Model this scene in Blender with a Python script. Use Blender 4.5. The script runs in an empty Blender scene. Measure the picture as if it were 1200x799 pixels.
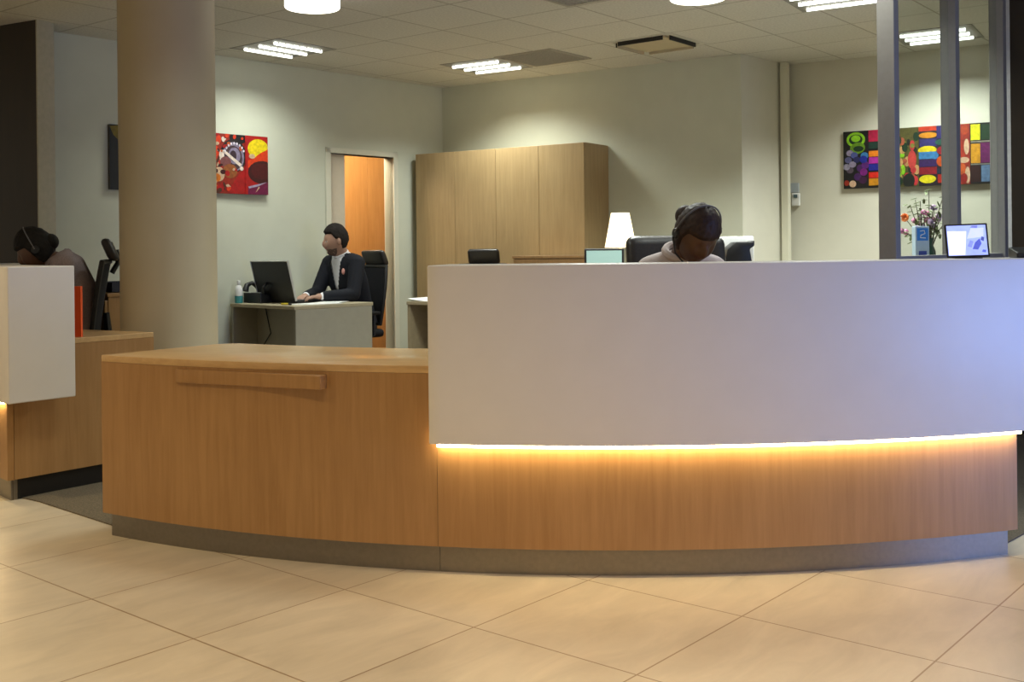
import bpy, bmesh, math, random
from mathutils import Vector, Matrix, Euler, noise
random.seed(7)
PI = math.pi
SC = bpy.context.scene
COL = SC.collection

# ------------------------------------------------------------------ camera
F_PX, CX, HY = 1262.2, 600.0, 293.0        # focal length and principal point, 1200x799 frame
ROLL = math.radians(0.632)
H = 1.165                                   # eye height
ZC = 2.796                                  # ceiling height
cd = bpy.data.cameras.new('camera')
cam = bpy.data.objects.new('camera', cd); COL.objects.link(cam)
cd.sensor_fit = 'HORIZONTAL'; cd.sensor_width = 36.0
cd.lens = 36.0 * F_PX / 1200.0
cd.shift_x = 0.0; cd.shift_y = -(399.5 - HY) / 1200.0
cd.clip_start = 0.05; cd.clip_end = 100
cam.matrix_world = Matrix.Translation((0, 0, H)) @ Matrix.Rotation(PI / 2, 4, 'X') @ Matrix.Rotation(-ROLL, 4, 'Z')
SC.camera = cam

def ray(x, y):
    u, v = x - CX, y - HY
    c, s = math.cos(ROLL), math.sin(ROLL)
    return Vector(((c * u - s * v) / F_PX, 1.0, -(s * u + c * v) / F_PX))
def at(x, y, Y):
    return Vector((0, 0, H)) + ray(x, y) * Y
def on_plane(x, y, P, n):
    d = ray(x, y); o = Vector((0, 0, H))
    t = (Vector(P) - o).dot(n) / d.dot(n)
    return o + d * t

# ------------------------------------------------------------------ materials
MATS = {}
def nodes_of(m):
    m.use_nodes = True
    return m.node_tree.nodes, m.node_tree.links, m.node_tree.nodes['Principled BSDF']
def plain(name, col, rough=0.5, metal=0.0, var=0.06, scale=30.0, spec=0.5, bump=0.0, coat=0.0):
    if name in MATS: return MATS[name]
    m = bpy.data.materials.new(name); N, L, b = nodes_of(m)
    b.inputs['Roughness'].default_value = rough; b.inputs['Metallic'].default_value = metal
    b.inputs['Specular IOR Level'].default_value = spec
    b.inputs['Coat Weight'].default_value = coat
    tc = N.new('ShaderNodeTexCoord'); nz = N.new('ShaderNodeTexNoise')
    nz.inputs['Scale'].default_value = scale; nz.inputs['Detail'].default_value = 3
    L.new(tc.outputs['Object'], nz.inputs['Vector'])
    r = N.new('ShaderNodeValToRGB')
    lo = [c * (1 - var) for c in col]; hi = [min(1, c * (1 + var)) for c in col]
    r.color_ramp.elements[0].color = (*lo, 1); r.color_ramp.elements[1].color = (*hi, 1)
    r.color_ramp.elements[0].position = .3; r.color_ramp.elements[1].position = .7
    L.new(nz.outputs['Fac'], r.inputs['Fac']); L.new(r.outputs['Color'], b.inputs['Base Color'])
    if bump:
        bp = N.new('ShaderNodeBump'); bp.inputs['Strength'].default_value = bump; bp.inputs['Distance'].default_value = .002
        L.new(nz.outputs['Fac'], bp.inputs['Height']); L.new(bp.outputs['Normal'], b.inputs['Normal'])
    MATS[name] = m; return m
def wood(name, c0, c1, rough=0.38, sc=(26, 26, 1.6), spec=.5):
    if name in MATS: return MATS[name]
    m = bpy.data.materials.new(name); N, L, b = nodes_of(m)
    tc = N.new('ShaderNodeTexCoord'); mp = N.new('ShaderNodeMapping')
    mp.inputs['Scale'].default_value = sc
    L.new(tc.outputs['Object'], mp.inputs['Vector'])
    nz = N.new('ShaderNodeTexNoise'); nz.inputs['Scale'].default_value = 1.6; nz.inputs['Detail'].default_value = 6
    nz.inputs['Roughness'].default_value = .6; nz.inputs['Distortion'].default_value = .5
    L.new(mp.outputs['Vector'], nz.inputs['Vector'])
    n2 = N.new('ShaderNodeTexNoise'); n2.inputs['Scale'].default_value = 2.2; n2.inputs['Detail'].default_value = 2
    L.new(tc.outputs['Object'], n2.inputs['Vector'])
    mx = N.new('ShaderNodeMath'); mx.operation = 'MULTIPLY_ADD'; mx.inputs[1].default_value = .35
    L.new(n2.outputs['Fac'], mx.inputs[0]); 
    ms = N.new('ShaderNodeMath'); ms.operation = 'MULTIPLY'; ms.inputs[1].default_value = .65
    L.new(nz.outputs['Fac'], ms.inputs[0]); L.new(ms.outputs[0], mx.inputs[2])
    r = N.new('ShaderNodeValToRGB')
    r.color_ramp.elements[0].position = .36; r.color_ramp.elements[1].position = .66
    r.color_ramp.elements[0].color = (*c0, 1); r.color_ramp.elements[1].color = (*c1, 1)
    L.new(mx.outputs[0], r.inputs['Fac']); L.new(r.outputs['Color'], b.inputs['Base Color'])
    b.inputs['Roughness'].default_value = rough; b.inputs['Specular IOR Level'].default_value = spec
    MATS[name] = m; return m
def emit(name, col, s):
    m = bpy.data.materials.new(name); N, L, b = nodes_of(m)
    b.inputs['Base Color'].default_value = (*[min(1, c) * .8 for c in col], 1)
    b.inputs['Emission Color'].default_value = (*col, 1); b.inputs['Emission Strength'].default_value = s
    b.inputs['Roughness'].default_value = .5
    MATS[name] = m; return m
def painted(name, rough=.5, emis=0.0):
    """colours held per face in the colour attribute 'Ink' (printed pictures, screens)"""
    m = bpy.data.materials.new(name); N, L, b = nodes_of(m)
    a = N.new('ShaderNodeAttribute'); a.attribute_name = 'Ink'
    tc = N.new('ShaderNodeTexCoord'); nz = N.new('ShaderNodeTexNoise'); nz.inputs['Scale'].default_value = 40
    nz.inputs['Detail'].default_value = 4
    L.new(tc.outputs['Object'], nz.inputs['Vector'])
    hs = N.new('ShaderNodeHueSaturation')
    mr = N.new('ShaderNodeMapRange'); mr.inputs['From Min'].default_value = .3; mr.inputs['From Max'].default_value = .7
    mr.inputs['To Min'].default_value = .74; mr.inputs['To Max'].default_value = 1.2
    if emis: mr.inputs['To Min'].default_value = .9; mr.inputs['To Max'].default_value = 1.05
    L.new(nz.outputs['Fac'], mr.inputs['Value']); L.new(mr.outputs['Result'], hs.inputs['Value'])
    L.new(a.outputs['Color'], hs.inputs['Color']); L.new(hs.outputs['Color'], b.inputs['Base Color'])
    b.inputs['Roughness'].default_value = rough
    if emis:
        L.new(hs.outputs['Color'], b.inputs['Emission Color']); b.inputs['Emission Strength'].default_value = emis
    MATS[name] = m; return m

def tile_floor():
    m = bpy.data.materials.new('floor_tiles'); N, L, b = nodes_of(m)
    tc = N.new('ShaderNodeTexCoord')
    br = N.new('ShaderNodeTexBrick'); br.offset = 0; br.squash = 1
    br.inputs['Scale'].default_value = 1.0
    br.inputs['Brick Width'].default_value = .6; br.inputs['Row Height'].default_value = .6
    br.inputs['Mortar Size'].default_value = .0028; br.inputs['Mortar Smooth'].default_value = .1
    br.inputs['Bias'].default_value = 0
    br.inputs['Color1'].default_value = (.58, .505, .385, 1); br.inputs['Color2'].default_value = (.64, .56, .43, 1)
    br.inputs['Mortar'].default_value = (.30, .20, .11, 1)
    L.new(tc.outputs['Object'], br.inputs['Vector'])
    nz = N.new('ShaderNodeTexNoise'); nz.inputs['Scale'].default_value = 3.2; nz.inputs['Detail'].default_value = 7
    nz.inputs['Roughness'].default_value = .62; nz.inputs['Distortion'].default_value = .6
    mp = N.new('ShaderNodeMapping'); mp.inputs['Scale'].default_value = (.8, 2.4, 1)
    L.new(tc.outputs['Object'], mp.inputs['Vector']); L.new(mp.outputs['Vector'], nz.inputs['Vector'])
    mr = N.new('ShaderNodeMapRange'); mr.inputs['From Min'].default_value = .3; mr.inputs['From Max'].default_value = .7
    mr.inputs['To Min'].default_value = .86; mr.inputs['To Max'].default_value = 1.1
    L.new(nz.outputs['Fac'], mr.inputs['Value'])
    hs = N.new('ShaderNodeHueSaturation'); L.new(mr.outputs['Result'], hs.inputs['Value'])
    L.new(br.outputs['Color'], hs.inputs['Color']); L.new(hs.outputs['Color'], b.inputs['Base Color'])
    b.inputs['Roughness'].default_value = .32
    rr = N.new('ShaderNodeMapRange'); rr.inputs['To Min'].default_value = .26; rr.inputs['To Max'].default_value = .42
    L.new(nz.outputs['Fac'], rr.inputs['Value']); L.new(rr.outputs['Result'], b.inputs['Roughness'])
    bp = N.new('ShaderNodeBump'); bp.inputs['Strength'].default_value = .25; bp.inputs['Distance'].default_value = .002; bp.invert = True
    L.new(br.outputs['Fac'], bp.inputs['Height']); L.new(bp.outputs['Normal'], b.inputs['Normal'])
    return m
def tile_ceiling():
    m = bpy.data.materials.new('ceiling_tiles'); N, L, b = nodes_of(m)
    tc = N.new('ShaderNodeTexCoord')
    br = N.new('ShaderNodeTexBrick'); br.offset = 0; br.squash = 1
    br.inputs['Scale'].default_value = 1.0
    br.inputs['Brick Width'].default_value = .6; br.inputs['Row Height'].default_value = .6
    br.inputs['Mortar Size'].default_value = .007; br.inputs['Mortar Smooth'].default_value = .1
    br.inputs['Color1'].default_value = (.65, .635, .565, 1); br.inputs['Color2'].default_value = (.69, .675, .60, 1)
    br.inputs['Mortar'].default_value = (.42, .395, .33, 1)
    L.new(tc.outputs['Object'], br.inputs['Vector'])
    nz = N.new('ShaderNodeTexNoise'); nz.inputs['Scale'].default_value = 60; nz.inputs['Detail'].default_value = 4
    L.new(tc.outputs['Object'], nz.inputs['Vector'])
    mr = N.new('ShaderNodeMapRange'); mr.inputs['From Min'].default_value = .35; mr.inputs['From Max'].default_value = .65
    mr.inputs['To Min'].default_value = .9; mr.inputs['To Max'].default_value = 1.06
    L.new(nz.outputs['Fac'], mr.inputs['Value'])
    hs = N.new('ShaderNodeHueSaturation'); L.new(mr.outputs['Result'], hs.inputs['Value'])
    L.new(br.outputs['Color'], hs.inputs['Color']); L.new(hs.outputs['Color'], b.inputs['Base Color'])
    b.inputs['Roughness'].default_value = .9
    return m
def glass_mat():
    m = bpy.data.materials.new('clear_glass'); N, L, b = nodes_of(m)
    tr = N.new('ShaderNodeBsdfTransparent'); tr.inputs['Color'].default_value = (.93, .96, .95, 1)
    gl = N.new('ShaderNodeBsdfGlossy'); gl.inputs['Roughness'].default_value = .02
    fr = N.new('ShaderNodeFresnel'); fr.inputs['IOR'].default_value = 1.45
    mx = N.new('ShaderNodeMixShader'); out = N['Material Output']
    ge = N.new('ShaderNodeNewGeometry'); iv = N.new('ShaderNodeMath'); iv.operation = 'SUBTRACT'; iv.inputs[0].default_value = 1.0
    L.new(ge.outputs['Backfacing'], iv.inputs[1]); mu = N.new('ShaderNodeMath'); mu.operation = 'MULTIPLY'
    L.new(fr.outputs[0], mu.inputs[0]); L.new(iv.outputs[0], mu.inputs[1])
    L.new(mu.outputs[0], mx.inputs[0]); L.new(tr.outputs[0], mx.inputs[1]); L.new(gl.outputs[0], mx.inputs[2])
    L.new(mx.outputs[0], out.inputs['Surface']); N.remove(b)
    return m

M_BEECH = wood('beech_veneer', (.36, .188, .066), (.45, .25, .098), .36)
M_BEECH_LIT = wood('beech_lit_top', (.56, .35, .155), (.66, .43, .20), .22, (3, 26, 26))  # same laminate as the fronts, paler: light and reflection on top put into colour
M_CAB = wood('beech_office_lit', (.36, .245, .115), (.45, .315, .155), .42)  # same beech as the counter, with the whiter office light put into its colour
M_CABD = wood('credenza_veneer', (.29, .165, .07), (.36, .215, .095), .42)
M_ORANGEWOOD = wood('corridor_veneer', (.62, .30, .095), (.72, .37, .13), .35)
M_STEEL = plain('brushed_steel', (.25, .225, .19), .34, .85, .05, 60)
M_KICK_SHADE = plain('kick_shade', (.02, .018, .017), .35, .3)  # unlit end of the kickplate, its shade put into a near-black colour
M_WHITE = plain('white_solid_surface', (.80, .77, .74), .38, 0, .015, 8)
M_WALL = plain('wall_paint', (.60, .61, .49), .75, 0, .02, 6)
M_WALL2 = plain('wall_paint_pale', (.64, .62, .52), .75, 0, .02, 6)
M_CREAM = plain('cream_paint', (.66, .58, .42), .55, 0, .02, 6)
M_FRAME = plain('door_frame_paint', (.68, .66, .53), .45, 0, .02, 6)
M_COLUMN = plain('column_paint', (.44, .37, .245), .6, 0, .02, 5)
M_BROWN = wood('dark_brown_panel', (.022, .014, .007), (.032, .02, .010), .45, (8, 8, 1))
M_ALU = plain('aluminium', (.27, .255, .235), .45, .1, .03, 40)
M_GREYLAM = plain('grey_laminate', (.36, .335, .26), .45, 0, .03, 20)
M_GREYDOOR = plain('greige_door', (.60, .52, .40), .5, 0, .03, 20)
M_BLACK = plain('black_plastic', (.012, .012, .013), .4, 0, .1, 30)
M_BLACKF = plain('black_fabric', (.014, .014, .017), .85, 0, .2, 200, .2)
M_BLACKL = plain('black_leather', (.022, .019, .018), .38, 0, .2, 90, .5, .2)
M_CHROME = plain('chrome', (.55, .55, .55), .2, 1, .02)
M_DGREY = plain('dark_grey_grille', (.44, .41, .33), .7, 0, .08, 80)
M_SLOT = plain('vent_slot', (.02, .018, .014), .7)
M_TRAYD = plain('luminaire_back', (.30, .29, .25), .6, 0, .02)
M_DIFF = plain('diffuser_plate', (.58, .50, .33), .6, 0, .03, 20)
M_LTRAY = plain('luminaire_tray', (.62, .60, .52), .5, 0, .02)
M_PAPER = plain('paper', (.80, .80, .78), .7, 0, .02)
M_ORANGE = plain('orange_card', (.85, .09, .012), .45, 0, .03)
M_CARPET = plain('carpet', (.15, .125, .088), .95, 0, .35, 160, .1, .6)
M_SUIT = plain('navy_suit', (.010, .011, .016), .8, 0, .15, 90, .2)
M_SHIRT = plain('white_shirt', (.75, .75, .78), .75, 0, .03, 60)
M_TROUSER = plain('dark_trousers', (.014, .014, .018), .85, 0, .15, 90, .2)
M_BLOUSE = plain('pale_blouse', (.55, .47, .46), .8, 0, .05, 60)
M_HOODIE = plain('mauve_grey_knit', (.30, .245, .255), .9, 0, .12, 120, .2)
M_JEANS = plain('dark_jeans', (.018, .018, .028), .85, 0, .2, 120, .2)
M_HAIR = plain('black_hair', (.010, .008, .007), .72, 0, .4, 60, .3)
M_HAIRS = plain('short_dark_hair', (.016, .012, .010), .85, 0, .4, 90, .2)
M_HAIRB = plain('brown_black_hair', (.030, .014, .009), .58, 0, .35, 60, .4)
M_SKIN_L = plain('light_brown_skin', (.36, .205, .14), .5, 0, .06, 25)
M_SKIN_D = plain('dark_brown_skin', (.105, .048, .024), .45, 0, .08, 25)
M_SKIN_D2 = plain('deep_brown_skin', (.12, .058, .035), .45, 0, .08, 25)
M_EYE = plain('eye', (.5, .48, .45), .2); M_IRIS = plain('iris', (.02, .012, .008), .2)
M_LIPL = plain('lips_light', (.33, .14, .11), .45); M_LIPD = plain('lips_dark', (.10, .03, .022), .4)
M_SILVER = plain('silver_plastic', (.5, .5, .49), .35, .5, .02)
M_BLUE = plain('blue_print', (.02, .20, .62), .4, 0, .1)
M_BLUEP = plain('pale_blue_card', (.45, .55, .66), .4, 0, .05)
M_TEALP = plain('teal_plastic', (.05, .28, .30), .35)
M_YELLOW = plain('yellow_plastic', (.65, .50, .03), .4)
M_PINK = plain('pink_petals', (.45, .14, .26), .6, 0, .25, 50)
M_LILAC = plain('lilac_petals', (.42, .28, .42), .6, 0, .25, 50)
M_ORANGEP = plain('orange_petals', (.80, .22, .05), .6, 0, .2, 50)
M_LEAF = plain('olive_leaf', (.10, .13, .035), .55, 0, .25, 40)
M_STEM = plain('brown_stem', (.07, .055, .03), .7)
M_VASE = plain('dark_green_glass', (.012, .05, .035), .15, 0, .1)
M_BADGE = plain('badge_pink', (.75, .35, .30), .4)
M_TUBE = emit('fluorescent_tube', (.97, 1.0, .92), 3.2)
M_DRUM = emit('opal_drum', (1.0, .96, .82), 2.6)
M_LED = emit('warm_led', (1.0, .78, .42), 21.0)
M_SHADE = emit('lamp_shade_glow', (1.0, .82, .52), 1.7)
M_SCREEN_T = emit('teal_screen', (.24, .36, .33), .6)
M_INK = painted('printed_canvas', .55)
M_INKS = painted('tablet_picture', .25, .95)
M_GLASS = glass_mat()

# ------------------------------------------------------------------ mesh helpers
def merge(dst, src):
    me = bpy.data.meshes.new('t'); src.to_mesh(me); src.free(); dst.from_mesh(me); bpy.data.meshes.remove(me)
class MB:
    def __init__(s): s.b = bmesh.new()
    def box(s, c, size, M=None, bev=0.0, seg=2):
        t = bmesh.new(); bmesh.ops.create_cube(t, size=1)
        bmesh.ops.scale(t, vec=size, verts=t.verts)
        if bev: bmesh.ops.bevel(t, geom=t.edges[:], offset=bev, segments=seg, affect='EDGES', profile=.5)
        bmesh.ops.translate(t, vec=c, verts=t.verts)
        if M is not None: t.transform(M)
        merge(s.b, t); return s
    def prism(s, pts, z0, z1, bev=0.0, M=None):
        t = bmesh.new()
        lo = [t.verts.new((p[0], p[1], z0)) for p in pts]; hi = [t.verts.new((p[0], p[1], z1)) for p in pts]
        n = len(pts)
        t.faces.new(hi); t.faces.new(lo[::-1])
        for i in range(n): t.faces.new((lo[i], lo[(i + 1) % n], hi[(i + 1) % n], hi[i]))
        bmesh.ops.recalc_face_normals(t, faces=t.faces)
        if bev:
            e = [e for e in t.edges if len(e.link_faces) == 2 and e.calc_face_angle(0) > .5]
            bmesh.ops.bevel(t, geom=e, offset=bev, segments=2, affect='EDGES', profile=.5)
        if M is not None: t.transform(M)
        merge(s.b, t); return s
    def quad(s, pts, th=0.0, n=None):
        t = bmesh.new(); vs = [t.verts.new(p) for p in pts]; t.faces.new(vs); merge(s.b, t); return s
    def lathe(s, prof, seg=32, M=None, cap=True):
        t = bmesh.new(); rings = []
        for r, z in prof:
            rings.append([t.verts.new((r * math.cos(2 * PI * i / seg), r * math.sin(2 * PI * i / seg), z)) for i in range(seg)])
        for a, b in zip(rings, rings[1:]):
            for i in range(seg): t.faces.new((a[i], a[(i + 1) % seg], b[(i + 1) % seg], b[i]))
        if cap:
            if prof[0][0] > 1e-5: t.faces.new(rings[0][::-1])
            if prof[-1][0] > 1e-5: t.faces.new(rings[-1])
        bmesh.ops.remove_doubles(t, verts=t.verts, dist=1e-6)
        bmesh.ops.recalc_face_normals(t, faces=t.faces)
        if M is not None: t.transform(M)
        merge(s.b, t); return s
    def tube(s, path, r, seg=10, M=None, closed=False):
        P = [Vector(p) for p in path]; n = len(P)
        R = r if isinstance(r, (list, tuple)) else [r] * n
        t = bmesh.new(); rings = []
        up = Vector((0, 0, 1)); prev = None
        for i in range(n):
            if closed: d = P[(i + 1) % n] - P[i - 1]
            else: d = P[min(i + 1, n - 1)] - P[max(i - 1, 0)]
            d.normalize()
            if prev is None:
                a = d.cross(up)
                if a.length < .05: a = d.cross(Vector((1, 0, 0)))
            else: a = prev - d * prev.dot(d)
            a.normalize(); prev = a; b = d.cross(a)
            rings.append([t.verts.new(P[i] + (a * math.cos(2 * PI * k / seg) + b * math.sin(2 * PI * k / seg)) * R[i]) for k in range(seg)])
        pr = list(zip(rings, rings[1:]))
        if closed: pr.append((rings[-1], rings[0]))
        for A, B in pr:
            for k in range(seg): t.faces.new((A[k], A[(k + 1) % seg], B[(k + 1) % seg], B[k]))
        if not closed: t.faces.new(rings[0][::-1]); t.faces.new(rings[-1])
        bmesh.ops.recalc_face_normals(t, faces=t.faces)
        if M is not None: t.transform(M)
        merge(s.b, t); return s
    def ball(s, c, r, M=None, sub=2):
        t = bmesh.new(); bmesh.ops.create_icosphere(t, subdivisions=sub, radius=1)
        rr = r if isinstance(r, (list, tuple)) else (r, r, r)
        bmesh.ops.scale(t, vec=rr, verts=t.verts); bmesh.ops.translate(t, vec=c, verts=t.verts)
        if M is not None: t.transform(M)
        merge(s.b, t); return s
    def cone(s, a, b, ra, rb, seg=14):
        """tapered limb with round ends"""
        a, b = Vector(a), Vector(b)
        s.tube([a, a.lerp(b, .5), b], [ra, (ra + rb) / 2, rb], seg)
        s.ball(a, ra); s.ball(b, rb); return s
    def build(s, name, mat, parent=None, world=True, smooth=False, angle=40):
        me = bpy.data.meshes.new(name)
        if parent is not None and world:
            s.b.transform(base_matrix(parent).inverted())
        s.b.to_mesh(me); s.b.free()
        for m in (mat if isinstance(mat, (list, tuple)) else [mat]): me.materials.append(m)
        if smooth:
            for p in me.polygons: p.use_smooth = True
            if angle < 180: me.set_sharp_from_angle(angle=math.radians(angle))
        o = bpy.data.objects.new(name, me); COL.objects.link(o)
        if parent is not None: o.parent = parent
        return o
def base_matrix(o):
    m = Matrix.Translation(o.location) @ o.rotation_euler.to_matrix().to_4x4() @ Matrix.Diagonal((*o.scale, 1))
    return base_matrix(o.parent) @ m if o.parent else m
def tag(o, label, cat, group=None):
    o['label'] = label; o['category'] = cat
    if group: o['group'] = group
    return o
def thing(name, label, cat, loc=(0, 0, 0), rz=0.0, group=None):
    o = bpy.data.objects.new(name, None); COL.objects.link(o)
    o.empty_display_size = .1; o.location = loc; o.rotation_euler = (0, 0, rz)
    return tag(o, label, cat, group)
def struct(name, mb, mat, **k):
    o = mb.build(name, mat, **k); o['kind'] = 'structure'; return o
def copy_tree(o, parent=None):
    c = o.copy(); COL.objects.link(c)
    if parent is not None: c.parent = parent
    for ch in list(o.children): copy_tree(ch, c)
    return c
def V2(a, b, t): return Vector((a[0] + (b[0] - a[0]) * t, a[1] + (b[1] - a[1]) * t))

# ------------------------------------------------------------------ setting
C0 = Vector((.53, 7.98)); R0 = 4.17            # the ring the reception counters stand on
def ang(p): return math.atan2(p[1] - C0.y, p[0] - C0.x)
def arc(r, a0, a1, n=48):
    return [(C0.x + r * math.cos(a0 + (a1 - a0) * i / n), C0.y + r * math.sin(a0 + (a1 - a0) * i / n)) for i in range(n + 1)]
def band(r0, r1, a0, a1, n=48): return arc(r1, a0, a1, n) + arc(r0, a0, a1, n)[::-1]

yawF = math.radians(49.93); yawC = math.radians(51.82)
fo = bpy.data.objects.new('floor_axes', None)
mb = MB()
c = Vector((.8, 3.5))
mb.prism([(-9, -4), (8, -4), (8, 14), (-9, 14)], -.08, 0)
# tile grid runs along the object's own axes
RF = Matrix.Translation((-1.4357, 3.6449, 0)) @ Matrix.Rotation(yawF, 4, 'Z')
bpy.data.objects.remove(fo)
mb.b.transform(RF.inverted())
fl = struct('floor', mb, tile_floor()); fl.matrix_world = RF
aL = ang((-1.70, 4.47)); aR = ang((1.885, 4.03))
mb = MB()
cp = [(-2.245, 5.085), (-1.745, 4.640)] + arc(R0 - .10, aL + .012, aR, 40) + [(2.6, 4.9), (7.2, 10.4), (-1, 13), (-8, 9.2)]
mb.prism(cp, 0.0, .005)
struct('floor_carpet', mb, M_CARPET)
mb = MB(); mb.prism([(-9, -4), (8, -4), (8, 14), (-9, 14)], 0, .08)
RC = Matrix.Translation((-.496, 7.969, ZC)) @ Matrix.Rotation(yawC, 4, 'Z')
mb.b.transform(Matrix.Translation((0, 0, ZC))); mb.b.transform(RC.inverted())
ce = struct('ceiling', mb, tile_ceiling()); ce.matrix_world = RC

WC = Vector((-.683, 10.783))                    # far corner of the room
WL = Vector((-3.36, 7.83))
dL = (WL - WC).normalized()                     # along the left wall, towards the camera
nL = Vector((-dL.y, dL.x))                      # into the room
if nL.dot(Vector((0, 0)) - WC) < 0: nL = -nL
def slab(mb, a, b, z0, z1, th, nin):
    """wall from a to b, its inner face on the line, thickness away from nin"""
    a, b = Vector(a), Vector(b); o = -nin * th
    mb.prism([a, b, b + o, a + o], z0, z1); return mb
def side(a, b):
    d = (Vector(b) - Vector(a)).normalized(); n = Vector((-d.y, d.x))
    return n if n.dot(-Vector(a)) > 0 else -n
nL3 = Vector((nL.x, nL.y, 0))
def sL(x, y): return (on_plane(x, y, (WC.x, WC.y, 0), nL3).xy - WC).dot(dL)
dx0, dx1 = sL(387.5, 250), sL(461, 250)         # doorway (far = dx1 ... near = dx0)
dz = on_plane(425, 182, (WC.x, WC.y, 0), nL3).z
mb = MB()
slab(mb, WC, WC + dL * dx1, 0, ZC, .12, nL); slab(mb, WC + dL * dx0, WC + dL * 4.16, 0, ZC, .12, nL)
slab(mb, WC + dL * dx1, WC + dL * dx0, dz, ZC, .12, nL)
struct('wall_left', mb, M_WALL)
mb = MB()
BC, RC1 = Vector((1.943, 9.067)), Vector((2.436, 9.597))
nB = side(WC, BC)
slab(mb, WC - (BC - WC).normalized() * .12, BC, 0, ZC, .6, nB)
struct('wall_back', mb, M_WALL)
mb = MB(); nR = (RC1 - BC).normalized(); nR = Vector((nR.y, -nR.x))
slab(mb, BC + nR * .002, RC1 + nR * .002, 0, ZC, .3, nR); struct('wall_return', mb, M_WALL2)
A, B = Vector((2.47, 9.665)), Vector((2.47, 9.665)) + (Vector((3.91, 8.755)) - Vector((2.502, 9.645))).normalized() * 4.6
dR2 = (B - A).normalized(); nRB = side(A, B)
mb = MB(); slab(mb, A - dR2 * .25, B, 0, ZC, .15, nRB); struct('wall_back_right', mb, M_WALL2)
mb = MB(); p = at(919, 150, 9.50); mb.prism([(p.x - .035, p.y), (p.x + .02, p.y - .035), (p.x + .055, p.y + .01), (p.x, p.y + .05)], 0, ZC, .006)
struct('trim_1', mb, M_FRAME)
# dark brown panels beside the office, each with a cream end
D1, D0 = Vector((-3.272, 7.454)), Vector((-7.2, 9.55))
nD = side(D1, D0); dD = (D0 - D1).normalized()
mb = MB(); slab(mb, D1 + dD * .012, D0, 0, ZC, .14, nD); struct('wall_near_left', mb, M_BROWN)
mb = MB(); slab(mb, D1 - nD * .0, D1 + dD * .012, 0, ZC, .14, nD); struct('trim_2', mb, plain('dull_cream_paint', (.44, .41, .31), .6))
# doorway: frame, sliding leaf, wood-lined passage
mb = MB()
def lp(s, off): q = WC + dL * s + nL * off; return (q.x, q.y)
for s0, s1 in ((dx0, dx0 + .055), (dx1 - .055, dx1)):
    mb.prism([lp(s0, .014), lp(s1, .014), lp(s1, -.13), lp(s0, -.13)], 0, dz + .05, .004)
mb.prism([lp(dx1 - .055, .014), lp(dx0 + .055, .014), lp(dx0 + .055, -.13), lp(dx1 - .055, -.13)], dz, dz + .05, .004)
struct('door_1', mb, M_FRAME)
ls = (on_plane(404.5, 250, (WC.x - nL.x * .03, WC.y - nL.y * .03, 0), nL3).xy - WC).dot(dL)
mb = MB(); mb.prism([lp(ls, -.03), lp(dx0 - .002, -.03), lp(dx0 - .002, -.06), lp(ls, -.06)], .012, dz - .002, .003)
dleaf = mb.build('door_leaf', M_GREYDOOR); tag(dleaf, 'narrow greige sliding door leaf at the left side of the lit doorway', 'door')
mb = MB(); P0 = -1.05
q = sL(431, 250)
pm = on_plane(431, 250, (lp(0, P0)[0], lp(0, P0)[1], 0), nL3).xy; sm = (pm - WC).dot(dL)
for s0, s1 in ((sm - 1.6, sm - .002), (sm + .002, sm + .62), (sm + .624, sm + 1.6)):
    mb.prism([lp(s0, P0), lp(s1, P0), lp(s1, P0 - .04), lp(s0, P0 - .04)], 0, 2.5, .002)
struct('wall_passage', mb, M_ORANGEWOOD)
# near right: dark brown panel next to the glass partition
PP = Vector((1.825, 5.2)); dP = Vector((.643, .766)).normalized(); nP = Vector((.766, -.643))
E1 = at(1184.5, 150, 6.62).xy
mb = MB(); e0 = E1; e1 = E1 + Vector((.837, -.547)) * 2.6; nE = side(e0, e1)
slab(mb, e0, e1, 0, ZC, .1, nE); struct('wall_near_right', mb, M_BROWN)
mb = MB(); slab(mb, e0 - Vector((.837, -.547)) * .035, e0, 0, ZC, .1, nE); struct('trim_3', mb, plain('pale_edge', (.62, .62, .58), .4))

# round column
COLX, COLY, COLR = -1.975, 6.2, .268
mb = MB(); mb.lathe([(COLR + .004, 0), (COLR + .004, .06), (COLR, .065), (COLR, ZC)], 64, Matrix.Translation((COLX, COLY, 0)))
struct('column', mb, M_COLUMN, smooth=True)

# ------------------------------------------------------------------ main reception counter
rc = thing('reception_counter', 'long curved wooden reception counter with a white raised front and glowing underside, in the foreground', 'reception counter', (.53, 4.15, 0))
aB = ang((-.306, 3.838))                        # left end of the white upstand
aS = aB + .004
aW = ang((2.13, 4.10))
for a0, a1 in ((aL, aS - .00015), (aS + .00015, aR)):
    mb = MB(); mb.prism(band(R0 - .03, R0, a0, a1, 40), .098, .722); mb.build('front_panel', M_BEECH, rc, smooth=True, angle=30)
def radial(a, r0, r1): return [Vector((C0.x + r * math.cos(a), C0.y + r * math.sin(a))) for r in (r0, r1)]
def end_slab(a, r0, r1, th, sgn):
    p, q = radial(a, r0, r1); d = (q - p).normalized(); n = Vector((-d.y, d.x)) * sgn * th
    return [p, q, q + n, p + n]
eL = Vector((-1.357, 4.933)); fL = Vector((-1.70, 4.47))
dE = (fL - eL).normalized(); nEn = Vector((-dE.y, dE.x)) * .03
if nEn.x < 0: nEn = -nEn
mb = MB(); mb.prism([eL, fL - dE * .036, fL - dE * .036 + nEn, eL + nEn], .098, .722); mb.build('end_panel', M_BEECH, rc)
mb = MB(); mb.prism(end_slab(aR, R0 - .62, R0 - .031, .03, -1), .098, .722); mb.build('end_panel', M_BEECH, rc)
mb = MB()
top = arc(R0, aL, aB, 24) + arc(R0 - .002, aB + .002, aR, 30) + arc(R0 - .66, aR, ang(eL), 50)[:-1] + [eL]
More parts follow.
